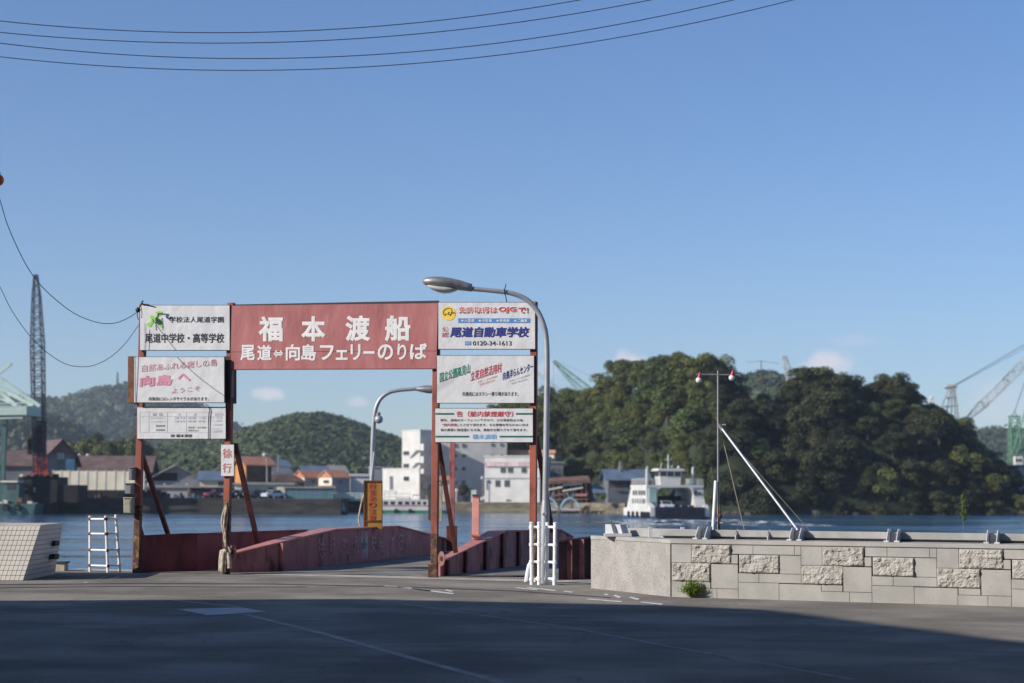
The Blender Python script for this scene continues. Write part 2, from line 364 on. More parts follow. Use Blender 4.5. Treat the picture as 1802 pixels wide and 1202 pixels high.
# water with wind ripples
WZ = -2.2
mw = bpy.data.materials.new('sea water'); mw.use_nodes = True; t = mw.node_tree; b = t.nodes['Principled BSDF']
b.inputs['Base Color'].default_value = (.03, .085, .15, 1); b.inputs['Roughness'].default_value = .1; b.inputs['IOR'].default_value = 1.33
co = t.nodes.new('ShaderNodeTexCoord'); prev = None
for sc, st, dist, stren in ((.5, (1, .8, 1), .22, .6), (2.4, (1, .8, 1), .06, .6), (.035, (.3, 1.2, 1), 1.6, .55)):
    mp = t.nodes.new('ShaderNodeMapping'); mp.inputs['Scale'].default_value = st; t.links.new(co.outputs['Object'], mp.inputs[0])
    nz = t.nodes.new('ShaderNodeTexNoise'); nz.inputs['Scale'].default_value = sc; nz.inputs['Detail'].default_value = 4; t.links.new(mp.outputs[0], nz.inputs['Vector'])
    bp = t.nodes.new('ShaderNodeBump'); bp.inputs['Distance'].default_value = dist; bp.inputs['Strength'].default_value = stren
    t.links.new(nz.outputs[0], bp.inputs['Height'])
    if prev: t.links.new(prev.outputs[0], bp.inputs['Normal'])
    prev = bp
t.links.new(prev.outputs[0], b.inputs['Normal'])
mp = t.nodes.new('ShaderNodeMapping'); mp.inputs['Scale'].default_value = (.03, .16, 1); t.links.new(co.outputs['Object'], mp.inputs[0]); nz = t.nodes.new('ShaderNodeTexNoise'); nz.inputs['Scale'].default_value = 1.0; nz.inputs['Detail'].default_value = 6; t.links.new(mp.outputs[0], nz.inputs['Vector'])
crw = t.nodes.new('ShaderNodeValToRGB'); crw.color_ramp.elements[0].position = .38; crw.color_ramp.elements[0].color = (.02, .055, .10, 1); crw.color_ramp.elements[1].position = .64; crw.color_ramp.elements[1].color = (.055, .14, .23, 1); t.links.new(nz.outputs[0], crw.inputs[0]); t.links.new(crw.outputs[0], b.inputs['Base Color'])
mrw = t.nodes.new('ShaderNodeMapRange'); mrw.inputs[1].default_value = .35; mrw.inputs[2].default_value = .65; mrw.inputs[3].default_value = .04; mrw.inputs[4].default_value = .26; t.links.new(nz.outputs[0], mrw.inputs[0]); t.links.new(mrw.outputs[0], b.inputs['Roughness'])
w = MB(); w.quad((-2500, 20, WZ), (2500, 20, WZ), (2500, 4000, WZ), (-2500, 4000, WZ), mw); struct('water', w)

# far land
M_EARTH = mat('far yard ground', (.14, .125, .10), .9, .25, .08)
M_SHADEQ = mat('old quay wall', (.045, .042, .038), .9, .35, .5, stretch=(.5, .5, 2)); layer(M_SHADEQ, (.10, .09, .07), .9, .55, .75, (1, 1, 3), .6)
M_BEACH = mat('stone revetment', (.20, .165, .11), .9, .3, .4, stretch=(1, 1, 3)); layer(M_BEACH, (.10, .085, .06), .5, .5, .7, (1, 1, 5))
YQ = 300.0
def land(name, front, back, z, mt_top, mt_face):
    mb = MB(); f = [Vector(p) for p in front]; n = len(f)
    top = [Vector((p.x, p.y, z)) for p in f]; bot = [Vector((p.x, p.y, WZ - 1)) for p in f]; bk = [Vector((p[0], p[1], z)) for p in back]
    for i in range(n - 1): mb.quad(bot[i], bot[i + 1], top[i + 1], top[i], mt_face)
    mb.add(top + bk, [tuple(range(n + len(bk)))], mt_top); return struct(name, mb)
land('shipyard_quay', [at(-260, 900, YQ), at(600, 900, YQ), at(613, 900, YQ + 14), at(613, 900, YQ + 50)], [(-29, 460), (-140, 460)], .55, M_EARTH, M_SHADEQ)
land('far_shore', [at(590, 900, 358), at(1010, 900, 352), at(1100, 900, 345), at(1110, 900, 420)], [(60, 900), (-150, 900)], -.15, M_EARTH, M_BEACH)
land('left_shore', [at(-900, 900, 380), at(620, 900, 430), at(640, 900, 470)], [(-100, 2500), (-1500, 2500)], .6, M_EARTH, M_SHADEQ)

# foliage
def leafmat(name, dark, light, tr=.0, nsc=4.0):
    m = bpy.data.materials.new(name); m.use_nodes = True; t = m.node_tree; N = t.nodes; L = t.links; b = N['Principled BSDF']
    b.inputs['Roughness'].default_value = .55; b.inputs['Specular IOR Level'].default_value = .25
    ge = N.new('ShaderNodeNewGeometry'); oi = N.new('ShaderNodeObjectInfo'); co = N.new('ShaderNodeTexCoord')
    nz = N.new('ShaderNodeTexNoise'); nz.inputs['Scale'].default_value = nsc; nz.inputs['Detail'].default_value = 2; L.new(co.outputs['Object'], nz.inputs['Vector'])
    a = N.new('ShaderNodeMath'); a.operation = 'MULTIPLY_ADD'; a.inputs[1].default_value = .28; L.new(ge.outputs['Random Per Island'], a.inputs[0])
    b2 = N.new('ShaderNodeMath'); b2.operation = 'MULTIPLY_ADD'; b2.inputs[1].default_value = .55; L.new(oi.outputs['Random'], b2.inputs[0]); L.new(nz.outputs[0], b2.inputs[2])
    s2 = N.new('ShaderNodeMath'); s2.operation = 'SUBTRACT'; s2.inputs[1].default_value = .5; L.new(b2.outputs[0], s2.inputs[0]); L.new(s2.outputs[0], a.inputs[2])
    cr = N.new('ShaderNodeValToRGB'); cr.color_ramp.elements[0].position = .05; cr.color_ramp.elements[0].color = (*dark, 1)
    cr.color_ramp.elements[1].position = .95; cr.color_ramp.elements[1].color = (*light, 1); L.new(a.outputs[0], cr.inputs[0]); L.new(cr.outputs[0], b.inputs['Base Color'])
    if tr:
        tl = N.new('ShaderNodeBsdfTranslucent'); L.new(cr.outputs[0], tl.inputs['Color']); mx = N.new('ShaderNodeMixShader'); mx.inputs[0].default_value = tr
        L.new(b.outputs[0], mx.inputs[1]); L.new(tl.outputs[0], mx.inputs[2]); L.new(mx.outputs[0], N['Material Output'].inputs['Surface'])
    return m
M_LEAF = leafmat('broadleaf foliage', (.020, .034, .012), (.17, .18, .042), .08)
M_LEAFD = leafmat('dark and shade toned foliage', (.010, .016, .007), (.066, .07, .024), .03)  # dark tone also puts the right flank's shade into the leaf colour
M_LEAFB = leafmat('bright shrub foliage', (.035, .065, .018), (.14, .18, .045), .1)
M_WEED = leafmat('fresh weed leaves', (.14, .21, .035), (.36, .40, .085), .25)
M_HILL = leafmat('distant woodland', (.022, .036, .016), (.085, .105, .04), 0, .03)
M_BARK = mat('tree bark', (.10, .075, .055), .9, .3, 4)
M_SOIL = mat('wooded slope', (.022, .03, .013), .95, .4, .3); M_ROCK = mat('shore rock', (.075, .062, .045), .9, .4, .5)
def leaf_quads(cen, nor, size, mt, jit=.8, aspect=1.0):
    n = len(cen); nr = nor + rng.normal(0, jit, (n, 3)); nr /= np.linalg.norm(nr, axis=1)[:, None] + 1e-9
    u = np.cross(nr, rng.normal(0, 1, (n, 3))); u /= np.linalg.norm(u, axis=1)[:, None] + 1e-9; v = np.cross(nr, u)
    sz = (size * rng.uniform(.6, 1.35, n))[:, None]; a = u * sz; b = v * sz * aspect
    P = np.stack([cen - a * .5 - b * .2, cen - b * .55 + a * .1, cen + a * .55 + b * .1, cen + b * .5], 1).reshape(-1, 3)
    F = np.arange(n * 4).reshape(-1, 4)
    return P, F
def np_mesh(name, P, F, mt, loc=(0, 0, 0)):
    me = bpy.data.meshes.new(name); me.from_pydata((P - np.array(loc)).tolist(), [], F.tolist()); me.materials.append(mt); me.update(); return me
def crown_mesh(kind, mt, nl=14, leaves=1500, size=.55):
    """unit tree: crown about 1 wide (radius .5 -> scaled), stands on z=0 with its crown from .3 to 1"""
    lobes = []
    for i in range(nl):
        a = rng.uniform(0, 2 * math.pi); rr = rng.uniform(0, .38); z = rng.uniform(.38, .82)
        if kind == 'tall': rr *= .6
        r = rng.uniform(.08, .20) * (1.15 - .45 * abs(z - .55))
        lobes.append((rr * math.cos(a), rr * math.sin(a), z, r))
    lobes.append((0, 0, .80, .2)); lobes.append((0, 0, .55, .28))
    tot = sum(l[3] ** 2 for l in lobes); C_, N_ = [], []
    for (x, y, z, r) in lobes:
        n = int(leaves * r * r / tot); d = rng.normal(0, 1, (n, 3)); d /= np.linalg.norm(d, axis=1)[:, None]
        d[:, 2] = np.where(d[:, 2] < -.35, -d[:, 2], d[:, 2])
        rad = r * rng.uniform(.72, 1.08, n)[:, None]; C_.append(np.array([x, y, z]) + d * rad * rng.uniform(.7, 1.35, 3) * np.array([1, 1, .8])); N_.append(d + np.array([0, 0, .25]))
    P, F = leaf_quads(np.concatenate(C_), np.concatenate(N_), size * .1, mt, .38)
    return np_mesh('crown', P, F, mt)
def trunk_mesh():
    mb = MB(); top = Vector((rng.uniform(-.04, .04), rng.uniform(-.04, .04), .62))
    mb.tube([(0, 0, -.08), (0, 0, .1), top * .5 + Vector((.02, 0, .0)), top], [.035, .028, .022, .008], M_BARK, 7)
    for i in range(5):
        a = i * 1.26 + rng.uniform(-.3, .3); z = rng.uniform(.28, .45); e = Vector((math.cos(a) * .24, math.sin(a) * .24, z + rng.uniform(.12, .28)))
        mb.tube([(0, 0, z), e * .5 + Vector((0, 0, z * .5 - .01)), e], [.015, .011, .004], M_BARK, 5)
    return meshof('trunk', mb, smooth=60)
CROWN = {'broad': [crown_mesh('broad', M_LEAF, 20, 6500, .32) for _ in range(4)], 'dark': [crown_mesh('broad', M_LEAFD, 20, 6500, .32) for _ in range(4)],
         'shrub': [crown_mesh('broad', M_LEAFB, 14, 3600, .38) for _ in range(3)]}
TRUNK = [trunk_mesh() for _ in range(3)]
def tree(p, w, h, kind, label, group=None, name='tree'):
    t = thing(name, p, label, 'tree' if name == 'tree' else 'shrub', group); t.scale = (w, w, h); t.rotation_euler.z = random.uniform(0, 6.28)
    link('crown', random.choice(CROWN[kind]), t); link('trunk', random.choice(TRUNK), t); return t

# hills
def hill(name, prof, Y, depth, zb, mt, dx=6, amp=3.0, back=.5):
    """terrain whose skyline passes through the photograph's points prof at distance Y"""
    P = [at(x, y, Y) for x, y in prof]; X = np.array([p.x for p in P]); Z = np.array([p.z for p in P])
    xs = np.arange(X[0], X[-1], dx); zz = np.interp(xs, X, Z)
    kk = np.ones(5) / 5; zs = np.convolve(np.pad(zz, 2, 'edge'), kk, 'valid'); rows = 26
    V = []; 
    for j in range(rows + 1):
        tt = j / rows * (1 + back); 
        for i, x in enumerate(xs):
            y = Y - depth + depth * tt
            hgt = math.sin(min(tt, 1) * math.pi / 2) ** 1.15 if tt <= 1 else math.cos((tt - 1) / back * math.pi / 2) 
            n = noise.fractal(Vector((x / 60, y / 60, Y * .01)), 1, 2, 4) 
            V.append((x * (y / Y) ** .0, y, zb + (zs[i] - zb) * hgt + n * amp * (3 if tt < .85 else 1)))
    n = len(xs); F = [(j * n + i, j * n + i + 1, (j + 1) * n + i + 1, (j + 1) * n + i) for j in range(rows) for i in range(n - 1)]
    mb = MB(); mb.add(V, F, mt); o = struct(name, mb, smooth=180); return np.array(V).reshape(rows + 1, n, 3)
def hill_wood(name, G, count, size, label, mt=M_HILL, lump=10, lr=1.9):
    """the far wood on a hill reads as one mass: leaf masses scattered in lumps over the slope"""
    rows, n = G.shape[:2]; k = count // lump
    j = rng.uniform(0, rows - 1.01, k) * .72; i = rng.uniform(0, n - 1.01, k); j0 = j.astype(int); i0 = i.astype(int); fj = (j - j0)[:, None]; fi = (i - i0)[:, None]
    P0 = G[j0, i0] * (1 - fj) * (1 - fi) + G[j0 + 1, i0] * fj * (1 - fi) + G[j0, i0 + 1] * (1 - fj) * fi + G[j0 + 1, i0 + 1] * fj * fi
    r = size * rng.uniform(.6, 1.5, k) * lr
    d = rng.normal(0, 1, (k, lump, 3)); d /= np.linalg.norm(d, axis=2)[:, :, None]; d[:, :, 2] = np.abs(d[:, :, 2]); d[:, :, 1] = -np.abs(d[:, :, 1])
    cen = (P0[:, None, :] + d * r[:, None, None] * np.array([1, 1, .9])).reshape(-1, 3)
    P, F = leaf_quads(cen, d.reshape(-1, 3), size, mt, .25)
    o = link(name, np_mesh(name, P, F, mt)); return tag(o, label, 'woodland', kind='stuff')
G1 = hill('blue_hill', [(-700, 770), (-300, 730), (0, 722), (60, 711), (110, 716), (135, 719), (160, 709), (185, 700), (210, 693), (235, 690), (270, 688), (330, 712), (400, 750), (470, 800), (560, 850)], 2300, 500, 0, M_HILL, 9, 2)
hill_wood('hill_wood', G1, 60000, 5.5, 'hazy blue wooded ridge behind the boards on the left')
G2 = hill('low_hill', [(-600, 740), (-200, 722), (0, 735), (60, 730), (95, 742), (150, 775), (200, 800), (260, 820), (360, 850)], 1250, 260, 0, M_HILL, 6, 3)
hill_wood('hill_wood', G2, 36000, 3.2, 'dark low wooded spur behind the shipyard sheds')
G3 = hill('round_hill', [(200, 825), (290, 812), (330, 802), (390, 788), (415, 779), (460, 770), (480, 776), (510, 760), (545, 746), (575, 741), (605, 745), (640, 761), (665, 771), (700, 783), (740, 798), (800, 800), (880, 815), (960, 830), (1050, 860)], 900, 330, 0, M_HILL, 4, 1.3)
hill_wood('hill_wood', G3, 130000, 1.9, 'sunlit round wooded hill seen under the red board')
G4 = hill('back_hill', [(1180, 760), (1250, 706), (1290, 680), (1318, 670), (1345, 670), (1370, 682), (1400, 690), (1460, 740), (1520, 800)], 1100, 260, 0, M_HILL, 5, 3)
hill_wood('hill_wood', G4, 22000, 2.6, 'small hazy wooded top between the island crowns')
G5 = hill('far_right_hill', [(1560, 840), (1640, 790), (1700, 768), (1730, 764), (1760, 766), (1790, 772), (1840, 770), (2000, 760), (2200, 800), (2400, 850)], 1500, 300, 0, M_HILL, 6, 3)
hill_wood('hill_wood', G5, 24000, 3, 'low hazy hill behind the cranes on the right')
# ================================================================ ISLAND
IS = [(838, 410), (1000, 404), (1090, 384), (1180, 353), (1240, 341), (1290, 337), (1500, 342), (1700, 350), (1800, 356)]
RG = [(838, 760), (870, 742), (925, 725), (975, 715), (1040, 712), (1080, 690), (1110, 672), (1150, 660), (1200, 655), (1250, 668), (1290, 715), (1340, 722), (1380, 712), (1430, 690), (1480, 700), (1530, 702), (1570, 700), (1600, 722), (1640, 750), (1700, 800), (1740, 826), (1775, 862), (1797, 900)]
KX = 376 / FPX
def shore_px(p): return float(np.interp(p, [a for a, _ in IS], [b for _, b in IS]))
ix = [at(p, y, shore_px(p) + 36).x for p, y in RG]; iz = [at(p, y + 20, shore_px(p) + 36).z for p, y in RG]
sx = [at(p, 900, y + 18).x for p, y in IS]; sy = [y for _, y in IS]
def isl(x, t):
    sh = np.interp(x, sx, sy); top = np.interp(x, ix, iz); y = sh + t * 36
    h = WZ - .6 + (top + 2.8) * (math.sin(min(t, 1) * math.pi / 2) ** .75 if t <= 1 else math.cos(min(1, (t - 1) / .9) * math.pi / 2))
    return Vector((x, y, h + noise.fractal(Vector((x * .08, y * .08, 3)), 1, 2, 4) * 1.2 * min(1, t * 3)))
V = []; nx = 90; ntt = 34
for j in range(ntt + 1):
    for i in range(nx + 1): V.append(isl(ix[0] + (ix[-1] - ix[0] + 1) * i / nx, j / ntt * 1.9))
im = MB(); im.add(V, [(j * (nx + 1) + i, j * (nx + 1) + i + 1, (j + 1) * (nx + 1) + i + 1, (j + 1) * (nx + 1) + i) for j in range(ntt) for i in range(nx)], M_SOIL)
struct('island', im, smooth=180)
rk = MB()
for i in range(46):
    x = rng.uniform((1250 - 901) * KX, ix[-1] - 2) if i > 16 else rng.uniform(40, 56); p = isl(x, .01); r = rng.uniform(.25, 1.0)
    rk.ball((p.x, p.y - rng.uniform(0, 2), WZ + .1), r, M_ROCK, 7, 5, (1.4, 1, .6 + rng.uniform(0, .5)))
struct('shore_rocks', rk)
LB_DARK = 'tree in a mass coloured mostly dark for shade on the right flank of the island'
LB_MID = 'leafy green tree massed with many alike on the sunlit left slope of the island'
for r_i, t in enumerate(np.linspace(.02, 1.0, 9)):
    n = 18
    for c in range(n):
        f = (c + .5 + rng.uniform(-.35, .35) + (.5 if r_i % 2 else 0)) / n
        x = ix[0] + (ix[-1] - ix[0]) * min(.995, f); p = isl(x, min(.93, t + rng.uniform(-.04, .04))); pxx = 901 + FPX * x / p.y
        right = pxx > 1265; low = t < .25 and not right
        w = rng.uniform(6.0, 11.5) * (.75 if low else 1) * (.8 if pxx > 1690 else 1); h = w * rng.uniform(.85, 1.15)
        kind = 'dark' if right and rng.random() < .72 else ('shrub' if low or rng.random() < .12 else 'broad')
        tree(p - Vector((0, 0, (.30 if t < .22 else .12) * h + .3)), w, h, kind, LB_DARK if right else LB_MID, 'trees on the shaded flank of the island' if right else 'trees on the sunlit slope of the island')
SKY = [(985, 705, 60, 'broad', 'low tree at the far left end of the island skyline, beside the lamp post'), (1022, 690, 62, 'shrub', 'yellowish green tree on the island skyline under the far green crane boom'),
       (1085, 652, 95, 'broad', 'wide sunlit tree on the left shoulder of the main island summit'), (1125, 636, 80, 'broad', 'rounded tree on the island summit between the left shoulder tree and the tallest crown'),
       (1163, 625, 100, 'broad', 'tallest tree on the main summit of the island'), (1205, 630, 80, 'broad', 'broad sunlit tree just right of the tallest island crown'),
       (1240, 645, 80, 'dark', 'dark tree on the summit behind the twin floodlight pole'), (1268, 672, 55, 'dark', 'small dark tree at the right end of the main summit beside the hazy hill'),
       (1315, 705, 55, 'dark', 'low dark tree in the saddle below the hazy hill'), (1355, 705, 50, 'dark', 'low dark tree in the saddle below the aerial mast'),
       (1395, 672, 55, 'dark', 'dark tree against the left side of the big domed crown'), (1432, 643, 98, 'dark', 'big domed tree standing alone above the right part of the island'),
       (1490, 666, 60, 'dark', 'low tree on the skyline just right of the domed crown'), (1530, 674, 60, 'dark', 'flat topped dark tree midway along the right skyline'),
       (1568, 667, 75, 'broad', 'olive green rounded tree on the right skyline where the ridge begins to fall'), (1605, 692, 60, 'dark', 'dark tree on the falling right ridge below the olive rounded tree'),
       (1640, 718, 60, 'dark', 'dark tree on the right ridge under the small white tower'), (1676, 742, 60, 'dark', 'dark tree on the right ridge at the foot of the crane gantry legs'),
       (1712, 772, 55, 'dark', 'dark tree low on the right ridge under the slanting crane boom'), (1745, 796, 52, 'dark', 'dark tree near the right end of the island ridge'), (1775, 826, 42, 'dark', 'last dark tree at the right tip of the island')]
for i in range(64):
    pxx = rng.uniform(1010, 1275); t = rng.uniform(.02, .8); yy = shore_px(pxx) + t * 36; p = isl((pxx - 901) / FPX * yy, t); w = rng.uniform(5.5, 9) * (.8 if t < .3 else 1); h = w * rng.uniform(.85, 1.1)
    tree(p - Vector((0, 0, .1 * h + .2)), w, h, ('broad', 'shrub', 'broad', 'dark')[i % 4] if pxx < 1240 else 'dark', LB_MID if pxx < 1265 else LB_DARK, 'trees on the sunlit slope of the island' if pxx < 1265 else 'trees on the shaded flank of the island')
for i in range(150):
    pxx = rng.uniform(985, 1785); t = rng.uniform(0, .85) ** 1.5; yy = shore_px(pxx) + t * 36; p = isl((pxx - 901) / FPX * yy, t); w = rng.uniform(3.5, 6.5); h = w * rng.uniform(.7, 1.0); rt = pxx > 1265
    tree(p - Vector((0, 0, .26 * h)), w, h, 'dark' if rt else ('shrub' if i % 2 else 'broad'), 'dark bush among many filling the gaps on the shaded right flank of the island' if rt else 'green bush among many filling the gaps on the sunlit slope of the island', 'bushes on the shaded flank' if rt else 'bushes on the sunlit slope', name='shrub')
for (px, py, wpx, kd, lb) in SKY:
    Y = shore_px(px) + 33; w = wpx * mpp(Y); h = w * .92; p = at(px, py, Y); tree(Vector((p.x, p.y, p.z - h * 1.0)), w, h, kd, lb)
for i in range(12):
    px = 858 + i * 9 + rng.uniform(-4, 4); Y = 428 + rng.uniform(-8, 14); w = rng.uniform(8, 11); p = at(px, np.interp(px, [855, 880, 900, 960], [738, 722, 712, 702]) + rng.uniform(0, 12), Y); h = w * 1.1
    tree((p.x, p.y, p.z - h), w, h, 'broad' if i % 3 else 'shrub', 'tree on the slope behind the grey apartment block, seen between the right boards', 'trees behind the apartment block')
# left woods behind the sheds
for i in range(22):
    px = rng.uniform(-30, 330); Y = rng.uniform(455, 520); w = rng.uniform(8, 13)
    topy = np.interp(px, [-30, 80, 110, 150, 200, 240, 290, 330], [790, 792, 770, 752, 746, 745, 790, 822]) + rng.uniform(0, 30)
    p = at(px, topy, Y); h = max(w, p.z + 2); tree((p.x, p.y, p.z - h), w, h, 'broad' if px < 235 else 'dark', 'tree in the clump of woodland behind the brown shipyard roofs', 'trees behind the shipyard roofs')

# ================================================================ FERRY GATE AND ITS BOARDS
GA = at(238, 1003, 32.2); GB = at(940, 1022, 30.6); GA.z = GB.z = 0
GP, GN = vplane(GA, GB); GD = (GB - GA).normalized()
BP = GP + GN * .12                                                  # the plane of the board faces
gate = thing('ferry_gate', (GA + GB) / 2, 'tall rusty red steel gate frame carrying the ferry boards', 'gate frame')
postbase = [onp(px, 1003, GP, GN) for px in (241, 398, 764.5, 938)]
tops = [535, 533, 533, 531]; postpos = []
for i, (b, ty) in enumerate(zip(postbase, tops)):
    ztop = onp([247, 410, 771, 942][i], ty, GP, GN).z; zf = [1.25, 1.35, .78, 1.0][i]
    b = Vector((b.x, b.y, 0)); postpos.append(b); mb = MB(); c = GD * .06; n = GN * .06
    for z0, z1, mt in ((0, zf, M_POSTR), (zf, ztop, M_POST)):
        web = .018
        lo, hi = Vector((0, 0, z0)), Vector((0, 0, z1))
        mb.hexa([b - c + n * s + lo for s in (1,)] + [b + c + n + lo, b + c - n + lo, b - c - n + lo] + [b - c + n + hi, b + c + n + hi, b + c - n + hi, b - c - n + hi], mt)
    part('post', mb, gate, bevel=.008)
for (px0, px1, py) in ((247, 410, 548), (247, 410, 612), (408, 772, 539), (408, 772, 643), (772, 942, 545), (772, 942, 610), (770, 940, 636), (770, 940, 700), (236, 400, 640), (236, 400, 700), (238, 400, 730), (768, 940, 770)):
    a, b = onp(px0, py, GP, GN), onp(px1, py, GP, GN); m_ = MB(); m_.beam(a, Vector((b.x, b.y, a.z)), .06, .06, M_EDGE); part('rail', m_, gate)
m_ = MB(); q_ = onp(757.5, 1016, GP + GN * .02, GN); m_.box((q_.x - .045, q_.y - .05, 0), (q_.x + .045, q_.y + .1, .24), M_POSTR); m_.box((q_.x - .055, q_.y - .06, .2405), (q_.x + .055, q_.y + .11, .255), M_RTOP); part('foot_block', m_, gate)
RD = Vector((.273, .962, 0)).normalized()                           # the way the ramp runs out over the water
for i, (tp, bp, yb) in enumerate((((247, 792), (296, 941), 35.3), ((414, 782), (456, 966), 33.4), ((771, 775), (802, 972), 31.6), ((944, 770), (972, 935), 33.5))):
    a = onp(*tp, GP - GN * .08, GN); b = at(*bp, yb); m_ = MB(); m_.beam(a, b, .085, .085, M_BRACE); part('brace', m_, gate, bevel=.006)
m_ = MB(); m_.beam(at(240, 905, 32.4), at(252, 944, 33.4), .05, .05, M_POSTR); part('brace', m_, gate)

def board(name, label, rect, texts, face=M_BOARD, th=.05, frame=M_EDGE, plane=BP, right=None, cat='sign', fr=.9, quad=None):
    x0, y0, x1, y1 = rect; q = quad or [(x0, y1), (x1, y1), (x1, y0), (x0, y0)]
    P = [onp(*p, plane, GN) for p in q]; t = thing(name, (P[0] + P[1]) / 2, label, cat)
    mb = MB(); mb.slab(P, GN, th * .5, face); part('panel', mb, t)
    mb = MB(); ex = [(-fr, fr), (fr, fr), (fr, -fr), (-fr, -fr)]
    mb.slab([onp(p[0] + e[0], p[1] + e[1], plane - GN * .006, GN) for p, e in zip(q, ex)], GN, th, frame); part('frame', mb, t)
    for it in texts:
        mb = MB()
        if it[0] is None: pquad(mb, it[1], it[2], plane, GN, it[3] if len(it) > 3 else .004)
        else: letters(mb, it[0], it[1], it[2], plane, GN, **(it[3] if len(it) > 3 else {}))
        part('stripe' if it[0] is None else 'lettering', mb, t)
    return t
# --- school
sch = board('school_sign', 'white school board with a green leaf emblem at the upper left corner of the gate', (246.5, 537.5, 404, 616),
    [('学校法人尾道学園', (298, 557, 393.5, 567.6), T_BLACK, dict(off=.006)), ('尾道中学校・高等学校', (255, 586.3, 394.5, 603.4), T_BLACK, dict(off=.018))])
lm = MB()
def blob(mb, pts, mt, plane, lift=.005): mb.add([onp(x, y, plane + GN * lift, GN) for x, y in pts], [tuple(range(len(pts)))], mt)
def z4(pts): return [(235 + x / 10.3, 525 + y / 10.3) for x, y in pts]
blob(lm, z4([(395, 250), (450, 232), (520, 238), (528, 262), (510, 300), (470, 322), (440, 318), (420, 285)]), T_LIME, BP)
blob(lm, z4([(295, 330), (310, 312), (345, 310), (358, 325), (400, 345), (450, 340), (462, 372), (430, 388), (380, 380), (340, 375), (305, 360)]), T_LIME, BP)
blob(lm, z4([(330, 372), (368, 380), (362, 430), (335, 480), (300, 525), (265, 505), (228, 460), (290, 435), (322, 405)]), T_LIME, BP, .0065)
blob(lm, z4([(372, 395), (430, 405), (508, 365), (505, 425), (515, 450), (440, 430)]), T_LIME, BP)
blob(lm, z4([(378, 420), (440, 450), (530, 480), (505, 468), (548, 535), (480, 520), (420, 470)]), T_LIME, BP)
part('emblem', lm, sch)
# --- main red board
ch = [('福', 455, 556.6, 498, 601), ('本', 530, 556.6, 573, 601), ('渡', 607.7, 555, 652.4, 601), ('船', 677, 555, 722.6, 601), ('尾', 423, 607, 448.5, 634.7), ('道', 452.7, 607, 478.5, 634.7),
      ('⇔', 481.6, 615.7, 499, 629.4), ('向', 503, 606, 528.2, 634.7), ('島', 530.3, 606, 556.5, 634.7), ('フ', 563.4, 607.5, 587.7, 634), ('ェ', 591, 616, 612, 633.6), ('リ', 617, 606, 634.7, 634), ('ー', 639.4, 618, 659.4, 622.8),
      ('の', 664.7, 606, 692, 633.6), ('り', 699.5, 605, 715.3, 633.5), ('ば', 721.6, 604, 752, 632.5)]
main = board('ferry_name_board', 'large faded red board with white ferry company characters across the middle of the gate', (407, 535, 769, 649),
    [(c, (a, b, d, e), T_WHITE, dict(off=.034 if i < 4 else .028)) for i, (c, a, b, d, e) in enumerate(ch)], M_BANNER, quad=[(405.5, 650), (768, 648.5), (770.5, 533.5), (408, 538)])
m_ = MB(); m_.slab([onp(x, y, BP + GN * .003, GN) for x, y in ((406, 619.6), (768.5, 617.9), (768.5, 617.2), (406, 618.8))], GN, .002, M_RUST); part('seam', m_, main)
# --- driving school
dx = dict(off=.03)
drv = board('driving_school_sign', 'white driving school board with red and navy lettering, highest board on the right', (771.5, 532.5, 941.5, 614),
    [('免許取得は', (808.2, 541, 876, 552.2), T_SHAD, dict(off=.0, lift=.004)), ('OJG', (877.5, 541, 909.8, 552), T_SHAD, dict(off=.02, lift=.004)), ('で!', (913, 542.2, 930.5, 552.4), T_SHAD, dict(off=.0, lift=.004)),
     ('免許取得は', (807, 539.5, 875, 550.8), T_WHITE, dict(off=.075, lift=.006)), ('OJG', (876, 539.2, 909.5, 550.8), T_WHITE, dict(off=.08, lift=.006)),
     ('免許取得は', (807.4, 540, 874.6, 550.4), T_RED, dict(off=.015, lift=.008)), ('OJG', (877, 540, 908.6, 550.2), T_RED, dict(off=.05, lift=.008)), ('で!', (912, 541, 929.5, 551), T_RED, dict(off=.02, lift=.008)),
     (None, (806.4, 560.2, 933, 568.3), T_BLUE)] +
    [(tx, (x0, 561.6, x1, 567), T_WHITE, dict(off=.02, lift=.008)) for tx, x0, x1 in (('★大型車', 810.7, 835.3), ('★中型車', 841.5, 866), ('★普通車', 872.8, 897), ('★二輪車', 904, 928.2))] +
    [('尾道自動車学校', (791, 575, 930.5, 594), T_NAVY, dict(off=.04, shear=2.5)), ('公認', (777.5, 574.5, 789.5, 594), T_REDF, dict(off=.01, vertical=True)),
     (None, (818, 600.6, 829, 607.6), T_BLUE), ('0120-34-1613', (832, 600, 900, 608), T_BLACK, dict(off=.008))])
em = MB(); cx, cy = 789.4, 551.4
blob(em, [(cx + 12.2 * math.cos(a), cy + 12.6 * math.sin(a)) for a in np.linspace(0, 2 * math.pi, 36)[:-1]], T_YEL, BP, .005)
def zz(pts): return [(765 + x / 9.74, 525 + y / 9.74) for x, y in pts]
em.tube([onp(x, y, BP + GN * .008, GN) for x, y in zz([(165, 290), (150, 255), (148, 225), (165, 195), (200, 178), (240, 168), (275, 172), (292, 200), (292, 235), (278, 262), (275, 292), (262, 295), (255, 270), (238, 275), (232, 240), (255, 235)])], .006, T_BLACK, 5)
em.tube([onp(x, y, BP + GN * .008, GN) for x, y in zz([(165, 285), (180, 292), (185, 268), (215, 268), (235, 278)])], .006, T_BLACK, 5)
em.tube([onp(x, y, BP + GN * .008, GN) for x, y in zz([(300, 250), (340, 250)])], .01, T_BLACK, 5)
part('emblem', em, drv)
em = MB(); letters(em, '○○', (819.5, 602.6, 827.5, 606), T_WHITE, BP, GN, off=.02, lift=.009); part('phone_symbol', em, drv)
